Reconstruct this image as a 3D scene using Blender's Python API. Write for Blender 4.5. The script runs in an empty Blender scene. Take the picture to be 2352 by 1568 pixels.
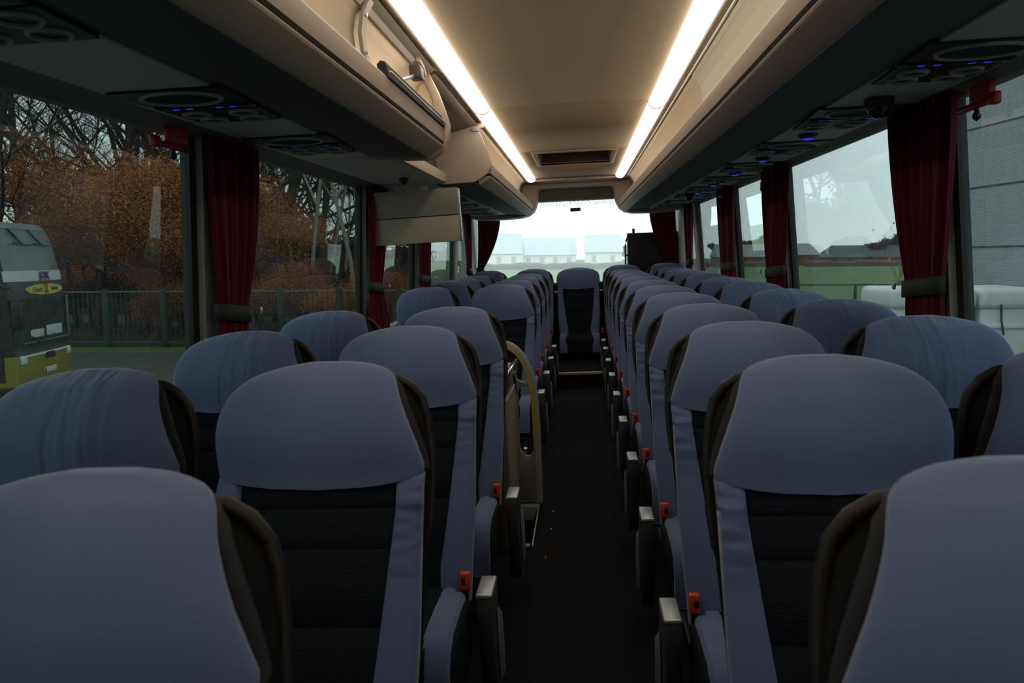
import bpy, bmesh, math, random
from mathutils import Vector, Matrix
SC = bpy.context.scene
COL = SC.collection
PI = math.pi

# ------------------------------------------------------------------ helpers
class MB:
    """collects shapes and builds ONE mesh object"""
    def __init__(s): s.v = []; s.f = []; s.m = []; s.mi = 0
    def add(s, vs, fs):
        o = len(s.v); s.v += [tuple(v) for v in vs]
        for f in fs: s.f.append(tuple(i + o for i in f)); s.m.append(s.mi)
    def box(s, x0, x1, y0, y1, z0, z1):
        s.add([(x0,y0,z0),(x1,y0,z0),(x1,y1,z0),(x0,y1,z0),(x0,y0,z1),(x1,y0,z1),(x1,y1,z1),(x0,y1,z1)],
              [(0,3,2,1),(4,5,6,7),(0,1,5,4),(1,2,6,5),(2,3,7,6),(3,0,4,7)])
    def rbox(s, x0, x1, y0, y1, z0, z1, b=.01, n=3):
        bm = bmesh.new(); bmesh.ops.create_cube(bm, size=1)
        for v in bm.verts:
            v.co = Vector(((x0+x1)/2 + v.co.x*(x1-x0), (y0+y1)/2 + v.co.y*(y1-y0), (z0+z1)/2 + v.co.z*(z1-z0)))
        b = min(b, .49*min(x1-x0, y1-y0, z1-z0))
        bmesh.ops.bevel(bm, geom=list(bm.edges), offset=b, segments=n, profile=.5, affect='EDGES')
        bm.verts.index_update(); s.add([v.co for v in bm.verts], [[v.index for v in f.verts] for f in bm.faces]); bm.free()
    def loft(s, rings, closed=True, caps=True):
        n = len(rings[0]); vs = [p for r in rings for p in r]; fs = []
        m = n if closed else n-1
        for i in range(len(rings)-1):
            for j in range(m):
                a = i*n + j; b = i*n + (j+1) % n
                fs.append((a, b, b+n, a+n))
        if caps and closed:
            fs.append(tuple(range(n-1, -1, -1))); fs.append(tuple((len(rings)-1)*n + k for k in range(n)))
        s.add(vs, fs)
    def tube(s, pts, r, n=8, caps=True):
        pts = [Vector(p) for p in pts]; rings = []
        rs = r if isinstance(r, (list, tuple)) else [r]*len(pts)
        up = Vector((0,0,1))
        for i, p in enumerate(pts):
            t = (pts[min(i+1, len(pts)-1)] - pts[max(i-1, 0)]).normalized()
            a = t.cross(up)
            if a.length < .05: a = t.cross(Vector((1,0,0)))
            a.normalize(); b = a.cross(t)
            rings.append([p + rs[i]*(math.cos(2*PI*k/n)*a + math.sin(2*PI*k/n)*b) for k in range(n)])
        s.loft(rings, True, caps)
    def lathe(s, prof, c=(0,0,0), n=24, axis='z'):
        rings = []
        for r, h in prof:
            ring = []
            for k in range(n):
                a = 2*PI*k/n; p = (r*math.cos(a), r*math.sin(a), h)
                if axis == 'x': p = (h, r*math.cos(a), r*math.sin(a))
                if axis == 'y': p = (r*math.sin(a), h, r*math.cos(a))
                ring.append((p[0]+c[0], p[1]+c[1], p[2]+c[2]))
            rings.append(ring)
        s.loft(rings)
    def lathe_open(s, prof, c, n):
        rings = [[(r*math.cos(2*PI*k/n)+c[0], r*math.sin(2*PI*k/n)+c[1], h+c[2]) for k in range(n)] for r, h in prof]
        s.loft(rings, True, False)
    def prism(s, pts, a0, a1, axis='y'):
        """outline pts in the plane across axis, extruded a0..a1"""
        def q(p, a): return {'y': (p[0], a, p[1]), 'x': (a, p[0], p[1]), 'z': (p[0], p[1], a)}[axis]
        s.loft([[q(p, a0) for p in pts], [q(p, a1) for p in pts]])
    def build(s, name, mats, parent=None, smooth=True, angle=40, bevel=0):
        me = bpy.data.meshes.new(name); me.from_pydata(s.v, [], s.f)
        if not isinstance(mats, (list, tuple)): mats = [mats]
        for m in mats: me.materials.append(m)
        for p, mi in zip(me.polygons, s.m): p.material_index = min(mi, len(mats)-1)
        bm = bmesh.new(); bm.from_mesh(me); bmesh.ops.recalc_face_normals(bm, faces=bm.faces)
        if bevel:
            es = [e for e in bm.edges if len(e.link_faces) == 2 and e.calc_face_angle(0) > .6]
            bmesh.ops.bevel(bm, geom=es, offset=bevel, segments=2, profile=.5, affect='EDGES')
        bm.to_mesh(me); bm.free()
        o = bpy.data.objects.new(name, me); COL.objects.link(o)
        if smooth:
            me.shade_smooth()
            try: me.set_sharp_from_angle(angle=math.radians(angle))
            except Exception: pass
        if parent: o.parent = parent
        return o

def tag(o, label=None, cat=None, group=None, kind=None):
    if label: o['label'] = label
    if cat: o['category'] = cat
    if group: o['group'] = group
    if kind: o['kind'] = kind
    return o
def empty(name, loc=(0,0,0), rz=0):
    o = bpy.data.objects.new(name, None); COL.objects.link(o); o.location = loc; o.rotation_euler = (0,0,rz); o.empty_display_size = .1
    return o
def copy_tree(o, parent=None):
    c = o.copy(); COL.objects.link(c)
    if parent: c.parent = parent
    for ch in list(o.children): copy_tree(ch, c)
    return c

# ------------------------------------------------------------------ materials
def new_mat(name):
    m = bpy.data.materials.new(name); m.use_nodes = True
    return m, m.node_tree.nodes, m.node_tree.links, m.node_tree.nodes['Principled BSDF']
def mat(name, col, rough=.6, metal=0, bump=0, bscale=60, var=0, vscale=8, stretch=None, spec=.5, sheen=0):
    m, N, L, P = new_mat(name)
    P.inputs['Base Color'].default_value = (*col, 1); P.inputs['Roughness'].default_value = rough
    P.inputs['Metallic'].default_value = metal; P.inputs['Specular IOR Level'].default_value = spec
    if sheen: P.inputs['Sheen Weight'].default_value = sheen; P.inputs['Sheen Roughness'].default_value = .5
    tc = N.new('ShaderNodeTexCoord'); mp = N.new('ShaderNodeMapping'); L.new(tc.outputs['Object'], mp.inputs[0])
    if stretch: mp.inputs['Scale'].default_value = stretch
    if bump:
        n = N.new('ShaderNodeTexNoise'); n.inputs['Scale'].default_value = bscale; n.inputs['Detail'].default_value = 4
        b = N.new('ShaderNodeBump'); b.inputs['Strength'].default_value = bump; b.inputs['Distance'].default_value = .01
        L.new(mp.outputs[0], n.inputs[0]); L.new(n.outputs['Fac'], b.inputs['Height']); L.new(b.outputs[0], P.inputs['Normal'])
    if var:
        n = N.new('ShaderNodeTexNoise'); n.inputs['Scale'].default_value = vscale; n.inputs['Detail'].default_value = 5
        mx = N.new('ShaderNodeMix'); mx.data_type = 'RGBA'
        mx.inputs['A'].default_value = (*[c*(1-var) for c in col], 1); mx.inputs['B'].default_value = (*[min(1, c*(1+var)) for c in col], 1)
        L.new(mp.outputs[0], n.inputs[0]); L.new(n.outputs['Fac'], mx.inputs['Factor']); L.new(mx.outputs['Result'], P.inputs['Base Color'])
    return m
def emis(name, col, s):
    m, N, L, P = new_mat(name)
    P.inputs['Base Color'].default_value = (*col, 1); P.inputs['Emission Color'].default_value = (*col, 1); P.inputs['Emission Strength'].default_value = s
    return m

def blue_fabric(name, crease):
    """stretched blue-grey knit; crease = amount of vertical pull folds"""
    m, N, L, P = new_mat(name)
    P.inputs['Roughness'].default_value = .85; P.inputs['Specular IOR Level'].default_value = .25; P.inputs['Sheen Weight'].default_value = .35; P.inputs['Sheen Roughness'].default_value = .45
    tc = N.new('ShaderNodeTexCoord')
    mp = N.new('ShaderNodeMapping'); mp.inputs['Scale'].default_value = (1, .4, .10); L.new(tc.outputs['Object'], mp.inputs[0])
    n = N.new('ShaderNodeTexNoise'); n.inputs['Scale'].default_value = 26; n.inputs['Detail'].default_value = 1.5; n.inputs['Distortion'].default_value = .25
    L.new(mp.outputs[0], n.inputs[0])
    # folds gather near the middle of the pad
    sx = N.new('ShaderNodeSeparateXYZ'); L.new(tc.outputs['Object'], sx.inputs[0])
    a = N.new('ShaderNodeMath'); a.operation = 'ABSOLUTE'; L.new(sx.outputs['X'], a.inputs[0])
    mr = N.new('ShaderNodeMapRange'); mr.inputs['From Min'].default_value = .02; mr.inputs['From Max'].default_value = .13
    mr.inputs['To Min'].default_value = 1; mr.inputs['To Max'].default_value = 0.06; L.new(a.outputs[0], mr.inputs['Value'])
    mu = N.new('ShaderNodeMath'); mu.operation = 'MULTIPLY'; L.new(n.outputs['Fac'], mu.inputs[0]); L.new(mr.outputs[0], mu.inputs[1])
    b1 = N.new('ShaderNodeBump'); b1.inputs['Strength'].default_value = crease; b1.inputs['Distance'].default_value = .045
    L.new(mu.outputs[0], b1.inputs['Height'])
    f = N.new('ShaderNodeTexNoise'); f.inputs['Scale'].default_value = 900; L.new(tc.outputs['Object'], f.inputs[0])
    b2 = N.new('ShaderNodeBump'); b2.inputs['Strength'].default_value = .15; b2.inputs['Distance'].default_value = .001
    L.new(f.outputs['Fac'], b2.inputs['Height']); L.new(b1.outputs[0], b2.inputs['Normal']); L.new(b2.outputs[0], P.inputs['Normal'])
    mx = N.new('ShaderNodeMix'); mx.data_type = 'RGBA'
    mx.inputs['A'].default_value = (.094, .124, .238, 1); mx.inputs['B'].default_value = (.128, .160, .290, 1)
    L.new(f.outputs['Fac'], mx.inputs['Factor']); L.new(mx.outputs['Result'], P.inputs['Base Color'])
    return m
def wrinkle_fabric(name):
    """same knit with slanting pull wrinkles near the top of the side bolster"""
    m = blue_fabric(name, 0); N = m.node_tree.nodes; L = m.node_tree.links
    tc = N.new('ShaderNodeTexCoord'); mp = N.new('ShaderNodeMapping')
    mp.inputs['Rotation'].default_value = (0, .45, 0); mp.inputs['Scale'].default_value = (.25, .25, 1)
    L.new(tc.outputs['Object'], mp.inputs[0])
    n = N.new('ShaderNodeTexNoise'); n.inputs['Scale'].default_value = 26; n.inputs['Detail'].default_value = 1; L.new(mp.outputs[0], n.inputs[0])
    sx = N.new('ShaderNodeSeparateXYZ'); L.new(tc.outputs['Object'], sx.inputs[0])
    mr = N.new('ShaderNodeMapRange'); mr.inputs['From Min'].default_value = .72; mr.inputs['From Max'].default_value = .86
    L.new(sx.outputs['Z'], mr.inputs['Value'])
    mu = N.new('ShaderNodeMath'); mu.operation = 'MULTIPLY'; L.new(n.outputs['Fac'], mu.inputs[0]); L.new(mr.outputs[0], mu.inputs[1])
    b = N.new('ShaderNodeBump'); b.inputs['Strength'].default_value = 1; b.inputs['Distance'].default_value = .05
    L.new(mu.outputs[0], b.inputs['Height'])
    P = N['Principled BSDF']; L.new(b.outputs[0], P.inputs['Normal'])
    return m
def glass_mat(name, tint, dirt_haze=.02, drops=0, wet=.2):  # dirt film on the side panes, painted glare haze on the rear one
    m, N, L, P = new_mat(name); N.remove(P); out = N['Material Output']
    tr = N.new('ShaderNodeBsdfTransparent'); tr.inputs[0].default_value = (*tint, 1)
    gl = N.new('ShaderNodeBsdfGlossy'); gl.inputs['Roughness'].default_value = 0; gl.inputs[0].default_value = (1,1,1,1)
    lw = N.new('ShaderNodeLayerWeight'); lw.inputs['Blend'].default_value = .5
    pw = N.new('ShaderNodeMath'); pw.operation = 'POWER'; pw.inputs[1].default_value = 5; L.new(lw.outputs['Facing'], pw.inputs[0])
    ma = N.new('ShaderNodeMath'); ma.operation = 'MULTIPLY_ADD'; ma.inputs[1].default_value = .9; ma.inputs[2].default_value = .04; L.new(pw.outputs[0], ma.inputs[0])
    df = N.new('ShaderNodeBsdfDiffuse'); df.inputs[0].default_value = (.6,.65,.63,1)
    tl = N.new('ShaderNodeBsdfTranslucent'); tl.inputs[0].default_value = (.6,.65,.63,1)
    md = N.new('ShaderNodeMixShader'); md.inputs[0].default_value = .5; L.new(df.outputs[0], md.inputs[1]); L.new(tl.outputs[0], md.inputs[2])
    m1 = N.new('ShaderNodeMixShader'); m1.inputs[0].default_value = dirt_haze; L.new(tr.outputs[0], m1.inputs[1]); L.new(md.outputs[0], m1.inputs[2])
    if drops:
        tc = N.new('ShaderNodeTexCoord'); vo = N.new('ShaderNodeTexVoronoi'); vo.inputs['Scale'].default_value = drops
        L.new(tc.outputs['Object'], vo.inputs[0])
        ns = N.new('ShaderNodeTexNoise'); ns.inputs['Scale'].default_value = drops*.5; L.new(tc.outputs['Object'], ns.inputs[0])
        sb = N.new('ShaderNodeMath'); sb.operation = 'MULTIPLY'; sb.inputs[1].default_value = .42; L.new(ns.outputs['Fac'], sb.inputs[0])
        lt = N.new('ShaderNodeMath'); lt.operation = 'LESS_THAN'; L.new(vo.outputs['Distance'], lt.inputs[0]); L.new(sb.outputs[0], lt.inputs[1])
        mf = N.new('ShaderNodeMath'); mf.operation = 'MULTIPLY_ADD'; mf.inputs[1].default_value = wet; mf.inputs[2].default_value = dirt_haze
        L.new(lt.outputs[0], mf.inputs[0]); L.new(mf.outputs[0], m1.inputs[0])
    m2 = N.new('ShaderNodeMixShader'); L.new(ma.outputs[0], m2.inputs[0]); L.new(m1.outputs[0], m2.inputs[1]); L.new(gl.outputs[0], m2.inputs[2])
    L.new(m2.outputs[0], out.inputs[0])
    return m

BLUE = blue_fabric('blue_knit', .06)
BLUEC = blue_fabric('blue_knit_creased', .55)
BLUEW = wrinkle_fabric('blue_knit_wrinkled')
CHAR = mat('charcoal_weave', (.009,.012,.017), .95, spec=.12, bump=.5, bscale=50, var=.55, vscale=60, stretch=(1,1,5))
SHELL = mat('dark_brown_weave', (.008,.008,.0075), .95, spec=.12, bump=.4, bscale=120, var=.5, vscale=70, stretch=(1,1,4))
PIPING = mat('black_piping', (.012,.012,.014), .8)
HANDLE = mat('brown_handle', (.014,.009,.006), .5, spec=.35)
ARMG = mat('armrest_plastic', (.048,.047,.046), .55, bump=.1, bscale=300)
SILV = mat('brushed_silver', (.47,.51,.55), .35, .7, bump=.05, bscale=200, stretch=(1,30,1))
STEEL = mat('dark_steel', (.05,.05,.05), .4, .8)
RED = mat('red_plastic', (.75,.06,.02), .4)
HAMR = mat('deep_red_plastic', (.42,.008,.006), .4)
BLACK = mat('black_plastic', (.008,.008,.009), .45)
RUBBER = mat('black_rubber', (.012,.012,.012), .8)
BEIGE = mat('beige_plastic', (.50,.40,.315), .55, bump=.04, bscale=400)
BEIGE2 = mat('tan_fabric_lining', (.42,.33,.235), .85, bump=.08, bscale=500)
CREAM = mat('cream_lining', (.82,.68,.50), .7)
CEIL = mat('ceiling_fabric', (.53,.41,.275), .9, bump=.10, bscale=700, var=.05, vscale=3)
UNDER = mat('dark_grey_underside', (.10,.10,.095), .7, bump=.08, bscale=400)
CHANNEL = mat('grey_channel', (.52,.545,.53), .55, bump=.04, bscale=400)
COVE = mat('dark_grey_cove', (.13,.125,.11), .6)
FRAMEB = mat('black_window_frame', (.012,.014,.013), .5)
PILLAR = mat('grey_pillar_cover', (.46,.45,.42), .6, bump=.04, bscale=300)
CARPET = mat('charcoal_carpet', (.017,.017,.020), 1, spec=.1, bump=.9, bscale=450, var=.5, vscale=250)
WALLD = mat('dark_wall_carpet', (.03,.03,.032), .95, bump=.4, bscale=300)
CURT = mat('maroon_velvet', (.085,.002,.013), .85, spec=.12, bump=.2, bscale=300, sheen=.15, stretch=(1,1,.2))
STRAP = mat('grey_green_strap', (.022,.027,.025), .8)
GREYP = mat('grey_green_plastic', (.27,.275,.245), .45, bump=.05, bscale=300)
YELLOW = mat('yellow_stripe', (.42,.30,.02), .5)
WOODB = mat('beige_laminate', (.30,.24,.17), .5, var=.15, vscale=12, stretch=(1,1,.2))
NOSING = mat('beige_step_nosing', (.34,.26,.18), .5)
LEDB = emis('blue_led', (.03,.04,.9), .75)
LIGHT = emis('light_diffuser', (1.0,.88,.72), 5.6)
BLIND = mat('grey_roller_blind', (.19,.185,.165), .8, bump=.1, bscale=200)
GLASS_L = glass_mat('tinted_glass_left', (.34,.38,.36), .008, 120, .05)
GLASS_R = glass_mat('tinted_glass_wet', (.43,.47,.45), .006, 170)
GLASS_B = glass_mat('hazed_rear_glass', (.95,1,.97), .40, 90)  # strong white veil stands in for the overexposed haze of the rear view

def text(txt, size, y, z, off, m, parent, name, bold=0):
    cu = bpy.data.curves.new(name, 'FONT'); cu.body = txt; cu.size = size; cu.extrude = .002; cu.offset = bold; cu.align_x = 'CENTER'
    o = bpy.data.objects.new(name, cu); COL.objects.link(o)
    me = bpy.data.meshes.new_from_object(o); bpy.data.objects.remove(o)
    me.materials.append(m) if not me.materials else None
    o = bpy.data.objects.new(name, me); COL.objects.link(o); o.parent = parent
    o.rotation_euler = (PI/2, 0, PI/2); o.location = ((xf(z) if parent else 0)+off, y, z)
    return o

# ------------------------------------------------------------------ camera
F = 1800.; roll = math.radians(1.8)
d = Vector(((1335-1176)/F, -(577-784)/F, -1.)).normalized()
u = Vector((-math.sin(roll), math.cos(roll), 0)); u = (u - d*u.dot(d)).normalized()
r = d.cross(u)
R = Matrix((r, d, u))
cd = bpy.data.cameras.new('camera'); cam = bpy.data.objects.new('camera', cd); COL.objects.link(cam)
CP = Vector((.035, 0, 1.35))
cam.matrix_world = Matrix.Translation(CP) @ R.to_4x4()
cd.sensor_width = 36; cd.lens = F/2352*36; cd.clip_start = .02; cd.clip_end = 2000
cd.dof.use_dof = True; cd.dof.focus_distance = 4.2; cd.dof.aperture_fstop = 6.3
SC.camera = cam
# the coach stands a little tilted on its ground: everything outside is level, so it is turned against the coach
u0 = Vector((0, 1, 0)); d0 = Vector(((1335-1176)/F, -(590-784)/F, -1.)).normalized()
u0 = (u0 - d0*u0.dot(d0)).normalized(); r0 = d0.cross(u0)
OUT = Matrix.Translation(CP) @ (R @ Matrix((r0, d0, u0)).transposed()).to_4x4() @ Matrix.Translation(-CP)
GZ = -1.55
def outside(o):
    bpy.context.view_layer.update()
    o.matrix_world = OUT @ o.matrix_world
    return o

# ------------------------------------------------------------------ coach shell
XL, XR = -1.30, 1.25          # window planes
Y0, Y1 = -1.6, 9.98
def struct(o): o['kind'] = 'structure'; return o
# floor with the stairwell opening (x -.37..-.235 towards the door, y 3.5..4.1)
b = MB()
HX0, HX1, HY0, HY1 = -1.2, -.235, 3.50, 4.11
b.box(XL, XR, Y0, HY0, -.06, 0); b.box(HX1, XR, HY0, HY1, -.06, 0); b.box(XL, HX0, HY0, HY1, -.06, 0)
b.box(XL, XR, HY1, 7.72, -.06, 0); b.box(XL, XR, 7.72, Y1, -.06, .15)
struct(b.build('floor', CARPET, smooth=False))
b = MB()   # stairwell pit
b.box(HX0-.02, HX1+.02, HY0-.02, HY1+.02, -1.02, -1.0); b.box(HX0-.02, HX0, HY0, HY1, -1.0, -.06); b.box(HX1, HX1+.02, HY0, HY1, -1.0, -.06)
b.box(HX0, HX1, HY0-.02, HY0, -1.0, -.06); b.box(HX0, HX1, HY1, HY1+.02, -1.0, -.06)
b.box(HX0, -.55, HY0, HY1, -1.0, -.35)
struct(b.build('floor_stairwell', BLACK, smooth=False))
t = empty('step_edging', (0, 0, 0)); tag(t, 'pale metal edging around the dark stairwell opening beside the aisle', 'edging')
b = MB(); b.rbox(HX1-.004, HX1+.005, HY0, HY1, -.012, .006, .004); b.build('edge_strip', SILV, t)
b = MB(); b.rbox(-.37, HX1, HY1-.05, HY1, -.07, .006, .004); b.build('rear_nosing', GREYP, t)
b = MB(); b.rbox(-.30, HX1-.01, HY0-.005, HY0+.03, -.06, .004, .004); b.build('front_nosing', GREYP, t)
b = MB(); b.rbox(-.34, .245, 7.70, 7.745, .135, .162, .006); o = b.build('step_nosing', NOSING)
tag(o, 'beige nosing strip on the carpeted step at the rear end of the aisle', 'step edge')

def side_wall(side):
    s = 1 if side == 'right' else -1
    X = XR if s > 0 else XL
    piers = [2.69, 4.73, 6.27, 8.22] if s > 0 else [2.64, 4.70, 6.18, 8.12]
    b = MB()
    b.box(min(X, X+s*.07), max(X, X+s*.07), Y0, Y1, -.06, .86)
    struct(b.build('wall_'+side, WALLD, smooth=False))
    b = MB(); b.rbox(min(X-s*.012, X+s*.05), max(X-s*.012, X+s*.05), Y0, Y1, .83, .89, .015)
    struct(b.build('trim_sill_'+side, PILLAR))
    b = MB(); b.box(min(X, X+s*.05), max(X, X+s*.05), Y0, Y1, 1.795, 2.12)
    struct(b.build('wall_upper_'+side, COVE, smooth=False))
    def lean(z): return X - s*(z-1.40)*.062
    def slab(b, i, o, y0, y1, z0, z1):
        b.prism([(lean(z0)-s*i, z0), (lean(z0)+s*o, z0), (lean(z1)+s*o, z1), (lean(z1)-s*i, z1)], y0, y1)
    edges = [Y0] + piers + [9.2]
    for k in range(len(edges)-1):
        ya, yb = edges[k], edges[k+1]
        b = MB()
        slab(b, 0, .006, ya-.02, yb+.02, .80, 1.83)
        w = struct(b.build('window_%d' % (k+1 + (10 if s > 0 else 0)), GLASS_R if s > 0 else GLASS_L, smooth=False))
    for k, y in enumerate(piers):
        b = MB()   # pillar: black outer seal and grey inner cover
        b.mi = 0; slab(b, .012, .02, y-.055, y+.08, .80, 1.81)
        b.mi = 1; slab(b, .036, .011, y-.012, y+.15, .82, 1.81)
        struct(b.build('trim_%d' % (k+1 + (10 if s > 0 else 0)), [FRAMEB, PILLAR], angle=30))
    b = MB(); b.rbox(min(X-s*.05, X+s*.04), max(X-s*.05, X+s*.04), 9.0, Y1, .82, 1.81, .012)
    struct(b.build('trim_corner_'+side, PILLAR))
    return piers
PL = side_wall('left'); PR = side_wall('right')
# body sides over the glass, roof
b = MB()
prof = [(XL-.05,2.1),(-1.15,2.26),(-.8,2.34),(0,2.38),(.8,2.34),(1.12,2.26),(XR+.05,2.1)]
pts = prof + [(x, z+.04) for x, z in reversed(prof)]
b.prism(pts, Y0, Y1+.1)
struct(b.build('ceiling_roof_shell', COVE))
# inner ceiling: gently crowned, hatch opening, seams
hx0, hx1, hy0, hy1 = -.31, .32, 6.5, 7.45
def cz(x): return 2.15 + .012*(1-((x+.01)/.56)**2)
b = MB()
xs = [-.58,-.50,-.43,hx0,-.15,0,.15,hx1,.43,.50,.58]; ys = [Y0, 4.42, 4.425, 6.36, 6.365, hy0, hy1, 8.75]
V = []; Fc = []
for y in ys:
    for x in xs: V.append((x, y, cz(x)))
n = len(xs)
for j in range(len(ys)-1):
    for i in range(n-1):
        if ys[j] >= hy0 and ys[j+1] <= hy1 and xs[i] >= hx0 and xs[i+1] <= hx1: continue
        if j in (1, 3): continue
        Fc.append((j*n+i, j*n+i+1, (j+1)*n+i+1, (j+1)*n+i))
b.add(V, Fc)
o = b.build('ceiling', CEIL); sm = o.modifiers.new('s', 'SOLIDIFY'); sm.thickness = .012; sm.offset = 1
struct(o)
# rear bulkhead frame with its shouldered opening
b = MB()
out = [(-1.26,2.36),(1.22,2.36),(1.22,1.79),(1.13,1.775)]
hole = [(1.05,1.765),(.80,1.760),(.64,1.765),(.55,1.785),(.49,1.83),(.455,1.90),(.44,1.96),(.435,2.05),(.425,2.08),(.39,2.095),
        (-.40,2.095),(-.435,2.08),(-.445,2.05),(-.45,1.96),(-.465,1.90),(-.50,1.83),(-.56,1.785),(-.65,1.765),(-.82,1.755),(-1.08,1.755)]
pts = out + hole + [(-1.17,1.765),(-1.26,1.79)]
b.prism(pts, 9.05, 9.45)
struct(b.build('trim_rear_arch', BEIGE, bevel=.012))
b = MB()
b.loft([[(-.60,8.74,2.148),(.59,8.74,2.148)],[(-.60,8.80,2.165),(.59,8.80,2.165)],[(-.60,8.95,2.165),(.59,8.95,2.165)],[(-.60,9.07,2.14),(.59,9.07,2.14)]], closed=False)
o = b.build('ceiling_rear_cove', BEIGE); m = o.modifiers.new('s','SOLIDIFY'); m.thickness = .02; struct(o)
# rear wall and rear window
b = MB(); b.box(XL, XR, 9.64, 9.94, .1, .965); struct(b.build('wall_rear', WALLD, smooth=False))
b = MB(); b.rbox(XL+.1, XR-.1, 9.58, 9.64, .955, .985, .006); struct(b.build('trim_rear_sill', SILV))
b = MB(); b.box(XL, XR, 9.95, 9.956, .95, 2.36); struct(b.build('window_20', GLASS_B, smooth=False))
b = MB(); b.box(XL, XR, Y0-.05, Y0, -.1, 2.2); struct(b.build('wall_front', WALLD, smooth=False))
t = empty('roller_blind', (0, 9.5, 1.95)); tag(t, 'grey roller blind pulled slightly down at the top of the rear window', 'blind')
b = MB(); b.rbox(-.49, .48, -.006, .006, .01, .15, .004); b.build('blind_fabric', BLIND, t)
b = MB(); b.tube([(-.49,.01,.14),(.48,.01,.14)], .02, 12); b.build('roller', BLIND, t)
b = MB(); b.rbox(-.49, .48, -.012, .012, -.002, .014, .004); b.build('bottom_rail', PILLAR, t)
# hatch
t = empty('roof_hatch', (0, 0, 2.15)); tag(t, 'roof hatch with beige rim and dark recess in the ceiling', 'roof hatch')
b = MB()
for (x0,x1,y0,y1) in ((hx0-.035,hx1+.035,hy0-.05,hy0),(hx0-.035,hx1+.035,hy1,hy1+.05),(hx0-.035,hx0,hy0,hy1),(hx1,hx1+.035,hy0,hy1)):
    b.rbox(x0,x1,y0,y1,.0,.03,.008)
b.build('rim', BEIGE, t)
b = MB(); b.box(hx0,hx0+.01,hy0,hy1,.03,.2); b.box(hx1-.01,hx1,hy0,hy1,.03,.2); b.box(hx0,hx1,hy0,hy0+.01,.03,.2); b.box(hx0,hx1,hy1-.01,hy1,.03,.2)
b.build('well', mat('hatch_well', (.10,.08,.06), .7), t, smooth=False)
b = MB(); b.rbox(hx0,hx1,hy0,hy1,.165,.195,.01); b.build('cover', mat('hatch_cover', (.03,.03,.032), .4), t)

# ------------------------------------------------------------------ ceiling light strips
def strip(s, y0, y1, label):
    xi, xo = (.43, .524) if s > 0 else (-.44, -.532)
    t = empty('ceiling_light_strip', ((xi+xo)/2, y0, 2.15)); tag(t, label, 'light', 'light strips along the ceiling')
    L_ = y1-y0; w = abs(xo-xi)/2; sg = s
    b = MB(); rings = []
    for y in (0, L_):
        ring = []
        for k in range(9):
            a = PI*k/8; ring.append((-w*math.cos(a), y, .002-.034*math.sin(a)))
        ring += [(w, y, .02), (-w, y, .02)]
        rings.append(ring)
    b.loft(rings); b.build('diffuser', LIGHT, t)
    b = MB(); b.rbox(min(sg*w, sg*(w+.014)), max(sg*w, sg*(w+.014)), 0, L_, -.006, .02, .003); b.build('outer_rail', PILLAR, t)
    if y0 < 0:
        b = MB(); ring = [(-(w+.003)*math.cos(PI*k/8), L_+.001, .004-.040*math.sin(PI*k/8)) for k in range(9)]
        b.loft([ring, [(p[0], L_+.008, p[2]) for p in ring]]); b.build('joint_plate', STEEL, t)
    return t
strip(-1, -1.4, 4.375, 'long glowing white light strip nearest the camera, above the left rack')
strip(-1, 4.385, 8.69, 'shorter glowing light strip far ahead on the left side of the ceiling')
strip(1, -1.4, 4.495, 'long glowing white light strip nearest the camera, above the right rack')
strip(1, 4.505, 8.66, 'shorter glowing light strip far ahead on the right side of the ceiling')

# ------------------------------------------------------------------ overhead racks
def rack(s, y0, y1, label, group='overhead racks'):
    cx = 0
    t = empty('overhead_rack', (0, 0, 0)); tag(t, label, 'luggage rack', group)
    X = XR if s > 0 else -XL
    def tp(y):
        if s < 0: return .042 if y1 < 5 else 0
        return -.018 + .042*max(0, min(1, (8.7-y)/5.7))
    def sweep(name, prof, m, inner=True, ext=0):
        b = MB(); rings = []
        ny = max(2, int((y1-y0)/.6))
        for k in range(ny+1):
            y = y0-ext + (y1-y0+2*ext)*k/ny
            ring = []
            for x, z in prof:
                sh = tp(y) * (1 if x < .7 else (max(0, (1.0-x)/.3)))
                if .72 < x < .95: sh = .08*max(0, min(1, (8.7-y)/5.0))
                ring.append((s*(x+sh), y, z))
            rings.append(ring)
        b.loft(rings); return b.build(name, m, t, angle=24)
    # front lip with rounded nose, groove, underside
    sweep('lip', [(.505,1.912),(.500,1.905),(.498,1.846),(.4985,1.8445),(.53,1.8445),(.535,1.905),(.528,1.914)], BEIGE)
    sweep('groove_seal', [(.4995,1.8445),(.5020,1.8335),(.54,1.833),(.54,1.8445)], RUBBER)
    sweep('nose', [(.508,1.8325),(.502,1.8315),(.5005,1.828),(.504,1.822),(.566,1.785),(.575,1.783),(.582,1.785),(.588,1.832)], BEIGE)
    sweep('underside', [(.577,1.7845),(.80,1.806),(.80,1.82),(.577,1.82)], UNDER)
    sweep('service_channel', [(.80,1.800),(1.17,1.800),(1.17,1.83),(.80,1.83)], CHANNEL)
    sweep('shelf', [(.53,1.85),(X-.01,1.85),(X-.01,1.862),(.53,1.862)], BEIGE2)
    sweep('cove', [(1.17,1.800),(X-.005,1.785),(X-.005,1.84),(1.17,1.84)], COVE)
    return t, sweep
# right rack: full length
rR, swR = rack(1, -1.4, 9.06, 'long beige overhead luggage rack running down the whole right side')
# left racks
rF, swF = rack(-1, -1.4, 3.45, 'beige overhead rack on the left nearest the camera, one flap open')
rB, swB = rack(-1, 4.85, 9.06, 'shorter beige overhead rack on the left towards the rear window')

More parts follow.
